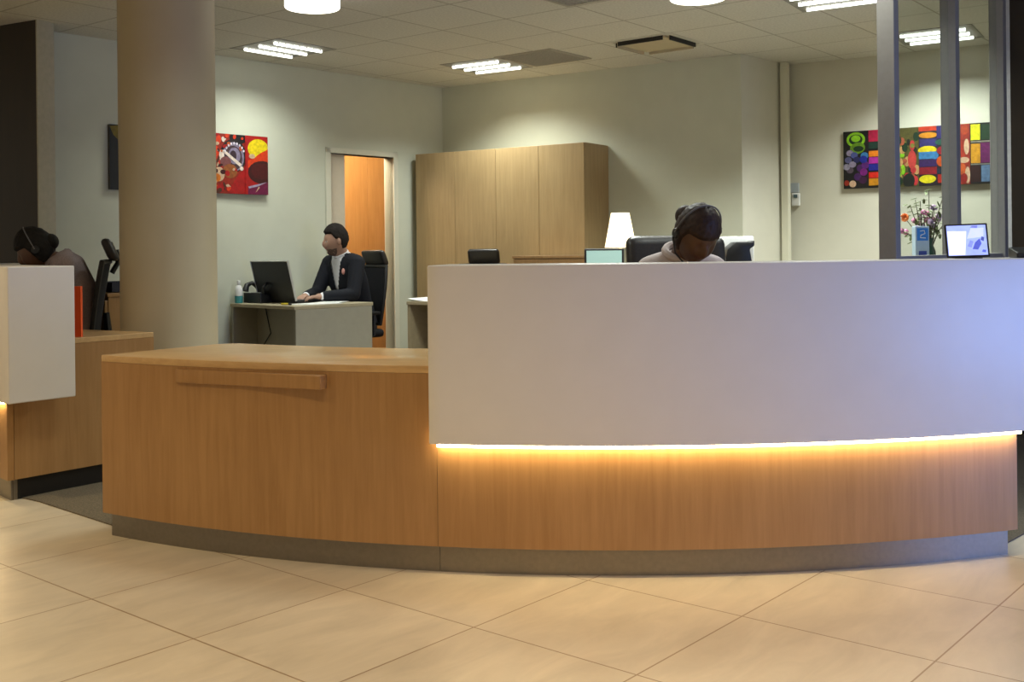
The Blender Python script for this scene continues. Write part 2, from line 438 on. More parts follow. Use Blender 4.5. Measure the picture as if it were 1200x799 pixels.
mb.prism(top, .722, .75, .003); mb.build('worktop', M_BEECH_LIT, rc, smooth=True, angle=30)
for a0, a1 in ((aL + .005, aS - .0002), (aS + .0002, aR - .005)):
    mb = MB(); mb.prism(band(R0 - .055, R0 - .028, a0, a1, 40), .0, .098); mb.build('kickplate', M_STEEL, rc, smooth=True, angle=30)
mb = MB(); mb.prism([eL + nEn * .8, fL - dE * .06 + nEn * .8, fL - dE * .06 + nEn * 1.6, eL + nEn * 1.6], 0, .098); mb.build('kickplate', M_STEEL, rc)
# the white upstand, open behind
mb = MB(); mb.prism(band(R0 + .02, R0 + .05, aB, aW, 56), .475, 1.113, .006); mb.build('upstand_front', M_WHITE, rc, smooth=True, angle=30)
mb = MB(); mb.prism(band(R0 - .27, R0 + .0195, aB, aW, 56), 1.083, 1.113, .003); mb.build('upstand_shelf', M_WHITE, rc, smooth=True, angle=30)
for a, sg in ((aB, 1), (aW, -1)):
    mb = MB(); mb.prism(end_slab(a, R0 - .27, R0 + .0195, .03, sg), .7505 if sg > 0 else .475, 1.0825); mb.build('upstand_end', M_WHITE, rc)
mb = MB(); mb.prism(band(R0 + .004, R0 + .032, aB + .006, aR - .002, 56), .463, .4745); mb.build('led_strip', M_LED, rc)
# bag rail under the desk top
r0 = at(198, 436, 4.2).xy; r1 = at(384, 441, 4.0).xy
a0, a1 = ang(r0), ang(r1)
mb = MB()
pts = []
n = 24
t_in = arc(R0 - .001, a0, a1, n); 
chord = [V2(Vector((C0.x + (R0 + .012) * math.cos(a0), C0.y + (R0 + .012) * math.sin(a0))), Vector((C0.x + (R0 + .052) * math.cos(a1), C0.y + (R0 + .052) * math.sin(a1))), i / n) for i in range(n + 1)]
out = []
for i in range(n + 1):
    p = Vector(chord[i]); d = (p - C0).length
    r = max(d, R0 + .016); out.append(C0 + (p - C0).normalized() * r)
mb.prism([Vector(q) for q in t_in] + out[::-1], .660, .712, .004)
mb.build('bag_rail', M_BEECH, rc, smooth=True, angle=30)

# ------------------------------------------------------------------ second counter, left
lc = thing('reception_counter', 'second curved reception counter at the left edge, its end face towards the carpeted gap', 'reception counter', (-2.5, 5.6, 0))
K0 = Vector((-2.400, 5.100)); K1 = Vector((-1.912, 5.733)); K2 = Vector((-2.392, 5.99))
aK = ang(K0); aK2 = aK - math.radians(42)
rK = (K0 - C0).length
dK = (K1 - K0).normalized(); nK = Vector((dK.y, -dK.x))      # outward from the end face
def pr(*p): return list(p)
mb = MB(); mb.prism(band(rK - .03, rK, aK2, aK, 30), .098, .722); mb.build('front_panel', M_BEECH, lc, smooth=True, angle=30)
mb = MB(); mb.prism([K0 + dK * .034, K1, K1 - nK * .03, K0 + dK * .034 - nK * .03], .098, .722); mb.build('end_panel', M_BEECH, lc)
mb = MB(); back = [K1, K2, *[Vector(p_) for p_ in arc(rK - .42, aK - .26, aK2, 16)]]
mb.prism(arc(rK, aK2, aK, 30) + back, .722, .75, .003); mb.build('worktop', M_BEECH_LIT, lc)
mb = MB(); mb.prism(band(rK - .05, rK - .02, aK2, aK - .004, 30), 0, .098); mb.build('kickplate', M_STEEL, lc, smooth=True, angle=30)
mb = MB(); mb.prism([K0 + dK * .03 - nK * .012, K1 - nK * .012, K1 - nK * .03, K0 + dK * .03 - nK * .03], 0, .098); mb.build('kickplate', M_KICK_SHADE, lc)
# white upstand wrapping the corner
u0 = K0 + nK * .12 + (K0 - C0).normalized() * .05
u1 = u0 + dK * .335
du = (K0 - C0).normalized()
mb = MB(); mb.prism([u0 - du * .001, u1, u1 - nK * .03, u0 - nK * .03], .475, 1.113, .005); mb.build('upstand_end', M_WHITE, lc)
ru = (u0 - C0).length
fr = arc(ru - .001, aK2, ang(u0 - nK * .032), 30); fi = arc(ru - .031, aK2, ang(u0 - nK * .032), 30)
mb = MB(); mb.prism(fr + fi[::-1], .475, 1.113, .004); mb.build('upstand_front', M_WHITE, lc, smooth=True, angle=30)
sh0 = u1 - nK * .0305; 
mb = MB(); mb.prism(arc(ru - .032, aK2, ang(u0 - nK * .0325), 30) + [sh0] + arc((sh0 - C0).length, ang(sh0) - .03, aK2, 30), 1.083, 1.113); mb.build('upstand_shelf', M_WHITE, lc)
mb = MB(); mb.prism(band(rK + .004, rK + .032, aK2, aK - .004, 30), .463, .4745); mb.build('led_strip', M_LED, lc)
# orange folder standing on the left worktop
o1 = at(96, 395, 5.46); fd = thing('folder', 'upright orange document folder on the left worktop beside the white upstand', 'folder', (o1.x - .12, o1.y + .06, .75))
mb = MB(); W = .27
for dy in (-.012, .012): mb.box((0, dy, .128), (W, .002, .256), None, .0008)
mb.box((W / 2 - .001, 0, .128), (.002, .026, .256)); mb.build('cover', M_ORANGE, fd, world=False)
mb = MB(); mb.box((-.005, 0, .122), (W - .02, .02, .24)); mb.build('papers', M_PAPER, fd, world=False)
fd.location.x = o1.x - W / 2; fd.location.y = o1.y; 

# ------------------------------------------------------------------ tall cabinet, credenza
dBk = (BC - WC).normalized(); nBk3 = nB
def bk(s, off): q = WC + dBk * s + nB * off; return (q.x, q.y)
cab = thing('cabinet', 'tall four-door beech wall cabinet standing in the far corner', 'cabinet', (*bk(.95, .22), 0))
CS0, CS1, CD, CH = .012, 1.872, .455, 2.10
mb = MB(); mb.prism([bk(CS0, .004), bk(CS1, .004), bk(CS1, CD - .02), bk(CS0, CD - .02)], 0, CH, .002); mb.build('carcass', M_CAB, cab)
wd = (CS1 - CS0) / 4
for i in range(4):
    s0, s1 = CS0 + wd * i + .0015, CS0 + wd * (i + 1) - .0015
    mb = MB(); mb.prism([bk(s0, CD - .019), bk(s1, CD - .019), bk(s1, CD), bk(s0, CD)], .06, CH - .003, .0015)
    d = mb.build('cabinet_door', M_CAB, cab)
    hs = s1 - .03 if i % 2 == 0 else s0 + .03
    mb = MB(); mb.prism([bk(hs - .005, CD + .0005), bk(hs + .005, CD + .0005), bk(hs + .005, CD + .018), bk(hs - .005, CD + .018)], .88, .98, .002)
    mb.build('door_handle', M_ALU, d)
q0 = Vector((.598, 9.006)) - nB * .035; q1 = Vector((-.010, 9.404)) - nB * .035
cr = thing('credenza', 'low darker wooden credenza in front of the tall cabinet', 'credenza', (*((q0 + q1) / 2 - nB * .14), 0))
mb = MB(); b_ = -nB * .28
mb.prism([q0 - nB * .02, q1 - nB * .02, q1 + b_, q0 + b_], 0, 1.09, .002); mb.build('carcass', M_CABD, cr)
mb = MB(); mb.prism([q0 + nB * .008 + dBk * .008, q1 + nB * .008 - dBk * .008, q1 + b_ - dBk * .008, q0 + b_ + dBk * .008], 1.0905, 1.115, .003); mb.build('top', M_CABD, cr)
for t0, t1 in ((.004, .498), (.502, .996)):
    a_, c_ = V2(q0, q1, t0), V2(q0, q1, t1)
    mb = MB(); mb.prism([a_, c_, c_ - nB * .0195, a_ - nB * .0195], .08, 1.085, .002); mb.build('credenza_door', M_CABD, cr)

# ------------------------------------------------------------------ office desks
def desk(name, label, A, d1, d2, L, D, mat, topmat, pedestal=True):
    """A = near corner, d1 along the length, d2 across the depth"""
    A, d1, d2 = Vector(A), Vector(d1), Vector(d2)
    P = lambda u, v: A + d1 * u + d2 * v
    c = P(L / 2, D / 2); t = thing(name, label, 'desk', (c.x, c.y, 0))
    mb = MB(); mb.prism([P(0, 0), P(L, 0), P(L, D), P(0, D)], .722, .75, .003); mb.build('desktop', topmat, t)
    for u in (.0, L - .03):
        mb = MB(); mb.prism([P(u + .001, .012), P(u + .03, .012), P(u + .03, D - .012), P(u + .001, D - .012)], 0, .7215, .002)
        mb.build('side_panel', mat, t)
    mb = MB(); mb.prism([P(.031, .24), P(L - .031, .24), P(L - .031, .26), P(.031, .26)], .12, .7215); mb.build('modesty_panel', mat, t)
    return t, P
AD = Vector((-1.68, 8.29)); e1 = Vector((-.73, .684)).normalized(); e2 = Vector((.684, .73)).normalized()
t, PD = desk('desk', 'grey laminate office desk where the man in the dark suit is working', AD, e1, e2, .90, .78, M_GREYLAM, plain('greige_desktop', (.42, .36, .24), .4))
AR = Vector((-.88, 8.92)); g1 = dBk; g2 = -nB
t, PR = desk('desk', 'office desk in front of the corner cabinet, mostly hidden by the white upstand', AR, g1, g2, 2.0, .60, plain('tan_laminate', (.40, .325, .20), .45), plain('tan_desktop', (.44, .36, .23), .4))

# ------------------------------------------------------------------ chairs
def mesh_chair(label, x, y, face, dz=0.0):
    t = thing('office_chair', label, 'office chair', (x, y, .005), math.atan2(face[1], face[0]) - PI / 2)
    mb = MB(); mb.box((0, .01, .455), (.47, .46, .07), None, .03, 3); mb.build('seat', M_BLACKF, t, False, True)
    # curved mesh back between two rails
    mb = MB(); b = mb.b; NX, NZ = 8, 10; g = []
    def bp(u, v):
        w = (.21 + .02 * math.sin(PI * v)) * u
        return Vector((w, -.225 - .045 * v - .03 * v * v + .045 * (u * u), .53 + dz * .5 + (.5 + dz * .5) * v))
    for th in (0, -.014):
        g.append([[b.verts.new(bp(-1 + 2 * i / NX, j / NZ) + Vector((0, th, 0))) for i in range(NX + 1)] for j in range(NZ + 1)])
    for k, gg in enumerate(g):
        for j in range(NZ):
            for i in range(NX):
                f = (gg[j][i], gg[j][i + 1], gg[j + 1][i + 1], gg[j + 1][i]); b.faces.new(f if k == 0 else f[::-1])
    o = mb.build('backrest', M_BLACKF, t, False, True)
    mb = MB()
    loop = [bp(-1, j / 8) for j in range(9)] + [bp(-1 + 2 * i / 6, 1) for i in range(1, 6)] + [bp(1, j / 8) for j in range(8, -1, -1)] + [bp(1 - 2 * i / 6, 0) for i in range(1, 6)]
    mb.tube([p + Vector((0, -.007, 0)) for p in loop], .016, 8, None, True)
    mb.tube([(0, -.03, .40), (0, -.20, .41), (0, -.29, .47), (0, -.30, .62), (0, -.285, .8)], [.03, .03, .028, .024, .018], 8)
    mb.build('back_frame', M_BLACK, t, False, True)
    hz = 1.105 + dz
    mb = MB(); hp = MB()
    hp.box((0, 0, 0), (.29, .065, .145), None, .03, 3)
    for v in hp.b.verts: v.co.y += .5 * v.co.x * v.co.x + .02 * (v.co.z / .07)
    hp.b.transform(Matrix.Translation((0, -.315, hz)) @ Matrix.Rotation(-.12, 4, 'X'))
    hp.build('headrest', M_BLACKL, t, False, True)
    mb.tube([bp(0, .98) + Vector((0, -.02, -.06)), (0, -.355, hz - .08), (0, -.345, hz)], .016, 8); mb.build('headrest_stem', M_BLACK, t, False, True)
    for s in (-1, 1):
        mb = MB(); mb.tube([(s * .22, -.05, .43), (s * .285, -.05, .45), (s * .29, -.05, .62)], .016, 8)
        mb.box((s * .285, .02, .635), (.07, .25, .03), None, .012, 2); mb.build('armrest', M_BLACK, t, False, True)
    mb = MB(); mb.lathe([(.03, .1), (.03, .26), (.02, .262), (.02, .42)], 16); mb.build('gas_lift', M_CHROME, t, False, True)
    mb = MB()
    for k in range(5):
        a = 2 * PI * k / 5 + .3; d = Vector((math.cos(a), math.sin(a), 0))
        mb.tube([d * .02 + Vector((0, 0, .115)), d * .16 + Vector((0, 0, .1)), d * .3 + Vector((0, 0, .075))], [.03, .024, .018], 8)
    mb.build('star_base', M_BLACK, t, False, True)
    for k in range(5):
        a = 2 * PI * k / 5 + .3; d = Vector((math.cos(a), math.sin(a), 0)) * .3
        mb = MB()
        for s in (-1, 1):
            n = Vector((-d.y, d.x, 0)).normalized() * .014 * s
            Mx = Matrix.Translation(d + n + Vector((0, 0, .03))) @ Matrix.Rotation(a + PI / 2, 4, 'Z') @ Matrix.Rotation(PI / 2, 4, 'Y')
            mb.lathe([(.0, -.009), (.026, -.009), (.03, -.004), (.03, .004), (.026, .009), (0, .009)], 16, Mx)
        mb.tube([d + Vector((0, 0, .03)), d + Vector((0, 0, .075))], .01, 8)
        mb.build('caster', M_BLACK, t, False, True)
    return t
FM = Vector((-.684, -.73))                       # the way the man at the desk faces
HM = PD(.50, .78 + .245)                         # his seat
mesh_chair('black mesh office chair with padded headrest that the suited man sits in', HM.x + FM.x * .05 - .05, HM.y + FM.y * .05, FM)
FC = Vector((-.18, -1)).normalized()
for k in range(-100, 400):                      # headrest shows left of the credenza
    CH2 = PR(k * .005, .60 + .08); hr_ = CH2 - FC * .315
    if hr_.x / hr_.y > (567 - CX) / F_PX: break
mesh_chair('empty black office chair behind the desk, headrest showing in front of the tall cabinet', CH2.x, CH2.y, FC)
FLp = Vector((-.93, -.36)).normalized()
HP = at(87, 350, 6.62)
mesh_chair('black office chair with curved headrest behind the hunched person, beside the column', HP.x + FLp.x * .10, HP.y + FLp.y * .10, FLp, .085)

def leather_chair(label, x, y, face):
    t = thing('office_chair', label, 'office chair', (x, y, .005), math.atan2(face[1], face[0]) - PI / 2)
    mb = MB(); mb.box((0, 0, .50), (.50, .50, .10), None, .045, 4); mb.build('seat', M_BLACKL, t, False, True)
    q = MB(); q.box((0, 0, 0), (.49, .10, .66), None, .045, 4)
    bmesh.ops.subdivide_edges(q.b, edges=[e for e in q.b.edges if abs((e.verts[0].co - e.verts[1].co).x) > .2], cuts=8, use_grid_fill=True)
    for v in q.b.verts: v.co.y += .45 * v.co.x * v.co.x - .16 * (v.co.z / .6)
    q.b.transform(Matrix.Translation((0, -.27, .893))); q.build('backrest', M_BLACKL, t, False, True)
    for s in (-1, 1):
        mb = MB(); mb.tube([(s * .24, .1, .45), (s * .31, .1, .5), (s * .31, .08, .68), (s * .3, -.2, .7)], .018, 8); mb.build('armrest', M_BLACK, t, False, True)
    mb = MB(); mb.lathe([(.03, .1), (.03, .28), (.02, .282), (.02, .46)], 16); mb.build('gas_lift', M_CHROME, t, False, True)
    mb = MB()
    for k in range(5):
        a = 2 * PI * k / 5 + .3; d = Vector((math.cos(a), math.sin(a), 0))
        mb.tube([d * .02 + Vector((0, 0, .115)), d * .16 + Vector((0, 0, .1)), d * .3 + Vector((0, 0, .07))], [.03, .024, .018], 8)
    mb.build('star_base', M_BLACK, t, False, True)
    for k in range(5):
        a = 2 * PI * k / 5 + .3; d = Vector((math.cos(a), math.sin(a), 0)) * .3
        mb = MB(); mb.lathe([(0, -.02), (.026, -.02), (.03, -.012), (.03, .012), (.026, .02), (0, .02)], 16,
                            Matrix.Translation(d + Vector((0, 0, .03))) @ Matrix.Rotation(a + PI / 2, 4, 'Z') @ Matrix.Rotation(PI / 2, 4, 'Y'))
        mb.tube([d + Vector((0, 0, .03)), d + Vector((0, 0, .075))], .01, 8); mb.build('caster', M_BLACK, t, False, True)
    return t
RH = Vector((.765, 4.93))                        # receptionist's seat
FR = Vector((.05, -1)).normalized()
leather_chair('black leather high-back chair behind the receptionist\'s shoulder', RH.x + .055, RH.y + .06, FR)

# ------------------------------------------------------------------ people
def remesh(mb, vox, smooth=3, name='t'):
    me = bpy.data.meshes.new(name); mb.b.to_mesh(me); mb.b.free()
    o = bpy.data.objects.new(name, me); COL.objects.link(o)
    m = o.modifiers.new('r', 'REMESH'); m.mode = 'VOXEL'; m.voxel_size = vox; m.use_smooth_shade = True
    s = o.modifiers.new('s', 'SMOOTH'); s.iterations = smooth; s.factor = .5
    dg = bpy.context.evaluated_depsgraph_get(); dg.update()
    me2 = bpy.data.meshes.new_from_object(o.evaluated_get(dg))
    bpy.data.objects.remove(o)
    return me2
def gauss(d, c, w):
    return math.exp(-((d - Vector(c).normalized()).length / w) ** 2)
def head_point(d):
    x, y, z = d
    p = Vector((x * .076, y * .097, z * .122))
    if z < 0: p.x *= 1 - .26 * min(1, -z) ** 1.4
    if y > 0: p.y *= 1 - .10 * max(0, z) - .02
    if y < 0 and z < 0: p.y *= 1 - .30 * min(1, -z * 1.4)
    k = .021 * gauss(d, (0, 1, -.20), .17) + .010 * gauss(d, (0, 1, -.02), .14)
    k -= .010 * gauss(d, (.36, 1, .02), .17) + .010 * gauss(d, (-.36, 1, .02), .17)
    k += .005 * gauss(d, (.36, 1, .22), .18) + .005 * gauss(d, (-.36, 1, .22), .18)
    k += .006 * gauss(d, (.55, .8, -.25), .25) + .006 * gauss(d, (-.55, .8, -.25), .25)
    k += .008 * gauss(d, (0, 1, -.52), .13) - .006 * gauss(d, (0, 1, -.66), .09) + .012 * gauss(d, (0, .8, -.95), .22)
    return p + d * k
def head_mesh(M, scale=1.0):
    b = MB(); bmesh.ops.create_icosphere(b.b, subdivisions=4, radius=1)
    for v in b.b.verts: v.co = head_point(v.co.normalized()) * scale
    for s in (-1, 1):
        t = bmesh.new(); bmesh.ops.create_icosphere(t, subdivisions=2, radius=1)
        bmesh.ops.scale(t, vec=(.009, .019, .031), verts=t.verts)
        t.transform(Matrix.Translation((s * .078, -.008, -.005)) @ Matrix.Rotation(s * -.35, 4, 'Z') @ Matrix.Rotation(.15, 4, 'X')); merge(b.b, t)
    b.b.transform(M); return b
def hair_mesh(M, mask, lift, zfun=None):
    b = MB(); bmesh.ops.create_icosphere(b.b, subdivisions=5, radius=1)
    for v in b.b.verts:
        d = v.co.normalized(); m = mask(d)
        p = head_point(d)
        n = noise.noise(d * 9) * .004 + noise.noise(Vector((d.x * 40, d.y * 6, d.z * 12))) * .0025
        v.co = p * (1 - .10 * (1 - m)) + d * m * (lift(d) + n)
    b.b.transform(M); return b
def hand(b, wrist, direction, palm_n, side_s, curl=.5):
    """palm and five separate bent fingers; direction = towards the fingertips, palm_n = out of the palm"""
    d = Vector(direction).normalized(); n = Vector(palm_n); n = (n - d * n.dot(d)).normalized(); a = d.cross(n) * side_s   # a: towards the thumb
    w = Vector(wrist)
    b.cone(w - d * .01, w + d * .03, .026, .027)
    for k, off in enumerate((.026, .009, -.009, -.026)):
        b.cone(w + d * .02 + a * off * .7, w + d * .085 + a * off, .0155, .0115)
        L = (.072, .082, .076, .06)[k]
        p = w + d * .085 + a * off * 1.05; ang_ = 0
        for j, f in enumerate((.45, .32, .23)):
            ang_ += curl * (.5, .8, .6)[j]
            dd = (d * math.cos(ang_) + n * math.sin(ang_)).normalized()
            q = p + dd * L * f; b.cone(p, q, .0092 - .001 * j, .0085 - .001 * j, 10); p = q
    p = w + d * .028 + a * .022
    q = p + (d * .6 + a * .75 + n * .25).normalized() * .04; b.cone(p, q, .014, .0105)
    r = q + (d * .85 + a * .3 + n * .35).normalized() * .03; b.cone(q, r, .0105, .009)
    s = r + (d * .9 + a * .05 + n * .4).normalized() * .024; b.cone(r, s, .009, .0075)
def ik(s, w, l1, l2, pole):
    s, w = Vector(s), Vector(w); v = w - s; L = min(v.length, l1 + l2 - .005); u = v.normalized()
    x = (l1 * l1 - l2 * l2 + L * L) / (2 * L); h = math.sqrt(max(0, l1 * l1 - x * x))
    p = Vector(pole); p = (p - u * p.dot(u)).normalized()
    return s + u * x + p * h, s + u * L
def loft(b, secs, seg=28):
    """secs: (centre, half width, half depth, tilt about x)"""
    t = bmesh.new(); rings = []
    for c, rx, ry, ti in secs:
        ring = []
        for i in range(seg):
            a = 2 * PI * i / seg; ca, sa = math.cos(a), math.sin(a)
            x = rx * math.copysign(abs(ca) ** .8, ca); y = ry * math.copysign(abs(sa) ** .85, sa)
            ring.append(t.verts.new(Vector(c) + Vector((x, y * math.cos(ti), y * math.sin(ti)))))
        rings.append(ring)
    for A_, B_ in zip(rings, rings[1:]):
        for i in range(seg): t.faces.new((A_[i], A_[(i + 1) % seg], B_[(i + 1) % seg], B_[i]))
    t.faces.new(rings[0][::-1]); t.faces.new(rings[-1]); bmesh.ops.recalc_face_normals(t, faces=t.faces)
    merge(b.b, t)
def torso_secs(S, inf=0.0, w=1.0):
    # S: spine points (y, z) pelvis, waist, chest, shoulders, neck base
    tl = []
    for i in range(5):
        a, c = S[max(0, i - 1)], S[min(4, i + 1)]
        tl.append(math.atan2(-(c[0] - a[0]), c[1] - a[1]))
    dims = ((.165, .115), (.138, .098), (.165, .115), (.165, .085), (.062, .06))
    return [((0, S[i][0], S[i][1]), dims[i][0] * w + inf, dims[i][1] + inf, tl[i]) for i in range(5)]

def person(name, label, loc, face, S, head, hyaw, hpitch, hroll, wrists, handdir, skin, lip, mask, lift, hairmat, w=1.0, curl=.45, poles=None, hs=1.0, downcast=False):
    """builds body (one skin mesh) and hair; returns everything the clothes need. Local frame: +y = facing, origin on the floor under the hips"""
    t = thing(name, label, 'person', (loc[0], loc[1], 0), math.atan2(face[1], face[0]) - PI / 2)
    R = Matrix.Rotation(-t.rotation_euler.z, 3, 'Z')
    def loc_(p): return R @ (Vector(p) - Vector((loc[0], loc[1], 0)))
    HM_ = Matrix.Translation(head) @ Euler((-hpitch, hroll, hyaw), 'YXZ').to_matrix().to_4x4() if False else Matrix.Translation(head) @ Matrix.Rotation(hyaw, 4, 'Z') @ Matrix.Rotation(-hpitch, 4, 'X') @ Matrix.Rotation(hroll, 4, 'Y')
    J = {}
    sh = Vector((0, S[3][0], S[3][1]))
    for s, k in ((-1, 0), (1, 1)):
        J['sh', s] = sh + Vector((s * .175 * w, .01, -.005))
        wr = loc_(wrists[k]) if wrists[k] is not None else Vector((s * .12, .42, .78))
        J['el', s], J['wr', s] = ik(J['sh', s], wr, .29, .265, poles[k] if poles else (s * .5, -.35, -.8))
        J['hip', s] = Vector((s * .09, 0, S[0][1] + .0)); J['kn', s] = Vector((s * .11, .43, .535)); J['an', s] = Vector((s * .11, .40, .10)); J['toe', s] = Vector((s * .12, .55, .035))
    b = head_mesh(HM_ @ Matrix.Scale(hs, 4)); HM_ = HM_ @ Matrix.Scale(hs, 4)
    base = HM_ @ Vector((0, -.03, -.07))
    nb = Vector((0, S[4][0], S[4][1] - .02))
    b.cone(nb, base, .062, .056)
    loft(b, torso_secs(S, 0, w))
    for s in (-1, 1):
        b.cone((s * .05, S[3][0], S[3][1] + .02), J['sh', s], .06, .055)
        b.cone(J['sh', s], J['el', s], .052, .04); b.cone(J['el', s], J['wr', s], .038, .025)
        fd_ = (J['wr', s] - J['el', s]).normalized()
        hd = (R @ Vector(handdir)) if handdir is not None else fd_
        hand(b, J['wr', s], hd, (0, 0, -1), s, curl)
        b.cone(J['hip', s], J['kn', s], .085, .058); b.cone(J['kn', s], J['an', s], .055, .036)
        b.cone(J['an', s] + Vector((0, -.02, -.04)), J['toe', s] + Vector((0, -.03, .015)), .04, .03); b.ball(J['an', s], .042)
    me = remesh(b, .005, 2, 'body')
    for m in (skin, lip, M_EYE, M_IRIS): me.materials.append(m)
    Hi = HM_.inverted()
    for p in me.polygons:
        p.use_smooth = True
        q = Hi @ Vector(p.center)
        if q.y > .05:
            d = q.normalized()
            if abs(q.x) < .026 and (d - Vector((0, 1, -.55)).normalized()).length < .26 and abs(d.z + .49) < .07: p.material_index = 1
            for s in (-1, 1):
                e = d - Vector((s * .36, 1, .02)).normalized()
                if abs(e.x) < .12 and abs(e.z) < .05: p.material_index = (0 if downcast else 3 if abs(e.x) < .045 else 2)
    bo = bpy.data.objects.new('body', me); COL.objects.link(bo); bo.parent = t
    hr = hair_mesh(HM_, mask, lift).build('hair', hairmat, t, False, True, 180)
    return t, J, S, HM_, loc_
def garment(name, t, J, S, mat, inf, legs=False, arms=True, torso=True, armend=1.0, w=1.0, cut=None, vox=.008, sm=4, top=4, thick=0.0, upto=None):
    b = MB()
    if torso:
        sec = torso_secs(S, inf, w)
        if upto is not None: sec = sec[:upto]
        loft(b, sec)
        if upto is None:
            for s in (-1, 1): b.cone((s * .05, S[3][0], S[3][1] + .02), J['sh', s], .06 + inf * .8, .055 + inf)
    if arms:
        for s in (-1, 1):
            b.cone(J['sh', s], J['el', s], .052 + inf, .042 + inf); b.cone(J['el', s], J['el', s].lerp(J['wr', s], armend), .042 + inf, .030 + inf * .8)
    if legs:
        for s in (-1, 1):
            b.cone(J['hip', s], J['kn', s], .085 + inf, .06 + inf); b.cone(J['kn', s], J['an', s], .058 + inf, .045 + inf)
    me = remesh(b, vox, sm, name)
    bm = bmesh.new(); bm.from_mesh(me)
    if cut:
        bmesh.ops.delete(bm, geom=[f for f in bm.faces if cut(f.calc_center_median())], context='FACES')
    bm.to_mesh(me); bm.free(); me.materials.append(mat)
    for p in me.polygons: p.use_smooth = True
    o = bpy.data.objects.new(name, me); COL.objects.link(o); o.parent = t
    return o
def shoes(t, J):
    for s in (-1, 1):
        b = MB(); b.box((s * .115, .47, .045), (.095, .28, .08), None, .035, 3)
        for v in b.b.verts:
            if v.co.y > .5: v.co.z -= .02 * (v.co.y - .5) / .1 * (1 if v.co.z > .05 else 0)
        b.build('shoe', M_BLACKL, t, False, True)
sstep = lambda a, b_, x: (lambda q: q * q * (3 - 2 * q))(min(1, max(0, (x - a) / (b_ - a))))

# --- man in the dark suit
WRl, WRr = PD(.54, .50), PD(.34, .52)            # his hands: right hand is on the camera's left
def mask_short(d):
    line = .50 - .36 * sstep(.55, .15, d.y) - .70 * sstep(.0, -.5, d.y)
    return sstep(line - .08, line + .08, d.z)
SM = [(0, .535), (.035, .72), (.105, .90), (.15, 1.075), (.185, 1.145)]
man, J, S, HMx, lc_ = person('person', 'man in a dark navy suit and white shirt typing at the grey desk', HM, FM, SM, (0, .235, 1.262), -.42, .10, 0,
    ((WRr.x, WRr.y, .80), (WRl.x, WRl.y, .80)), None, M_SKIN_L, M_LIPL, mask_short, lambda d: .007 + .012 * max(0, d.z) + .006 * max(0, d.y), M_HAIRS, 1.08, hs=1.08)
# beard, following the jaw
bm_ = hair_mesh(HMx, lambda d: sstep(-.40, -.52, d.z) * sstep(-.1, .2, d.y) * (0 if (abs(d.x) < .2 and -.62 < d.z < -.40 and d.y > .5) else 1), lambda d: .0015)
bm_.build('beard', plain('stubble', (.10, .055, .038), .7), man, False, True, 180)
garment('trousers', man, J, S, M_TROUSER, .012, legs=True, arms=False, upto=2)
garment('shirt', man, J, S, M_SHIRT, .006, armend=.985, w=1.08)
def jcut(c):
    dy = (c.z - .86) / .26
    return .02 < c.y < .186 + .35 * (c.z - .72) and c.z > .80 and abs(c.x) < .010 + .062 * max(0, min(1.2, dy + .12)) and c.y > (.06 + .35 * (c.z - .72))
garment('jacket', man, J, S, M_SUIT, .017, armend=.90, w=1.08, cut=lambda c: jcut(c) or c.z > 1.155)
mb = MB()
for s in (-1, 1):
    mb.prism([(s * .012, 0), (s * .062, .015), (s * .075, .05), (s * .02, .035)], 0, .004, 0, Matrix.Translation((0, .205, 1.125)) @ Matrix.Rotation(-1.15, 4, 'X') @ Matrix.Translation((0, -.02, 0)))
mb.tube([Vector((.066 * math.cos(2 * PI * i / 20), .190 + .060 * math.sin(2 * PI * i / 20), 1.150 - .03 * math.sin(2 * PI * i / 20))) for i in range(20)], .009, 8, None, True)
mb.build('collar', M_SHIRT, man, False, True)
mb = MB(); mb.ball((-.098, .236, 1.0), (.02, .008, .028)); mb.build('badge', M_BADGE, man, False, True)
shoes(man, J)

# --- person hunched at the left counter
def mask_full(d):
    line = .30 if d.y > .5 else (.30 - 1.0 * sstep(.5, -.1, d.y))
    return sstep(line - .1, line + .1, d.z)
SL_ = [(0, .535), (-.03, .74), (.0, .94), (.045, 1.10), (.10, 1.145)]
hw = at(40, 400, 6.0)
lp_, J, S, HMx, lc_ = person('person', 'person in a mauve-grey top with a headset, hunched over the left counter', HP.xy, FLp, SL_, (0, .215, 1.20), -.05, .50, 0,
    (None, None), None, M_SKIN_D2, M_LIPD, mask_full, lambda d: .014, M_HAIR, 1.0, hs=1.08, downcast=True)
garment('trousers', lp_, J, S, M_JEANS, .012, legs=True, arms=False, upto=2)
garment('knit_top', lp_, J, S, M_HOODIE, .024, armend=.93, sm=22)
mb = MB()
for i in range(21):
    pass
mb.tube([Vector((.085 * math.cos(a), 0.10 + .055 * math.sin(a) - .01, 1.145 - .035 * math.sin(a))) for a in [2 * PI * i / 20 for i in range(20)]], .026, 8, None, True)
mb.build('hood_collar', M_HOODIE, lp_, False, True)
mb = MB(); mb.ball(HMx @ Vector((0, -.088, .0)), (.062, .05, .052), None, 3); mb.build('hair_bun', M_HAIR, lp_, False, True)
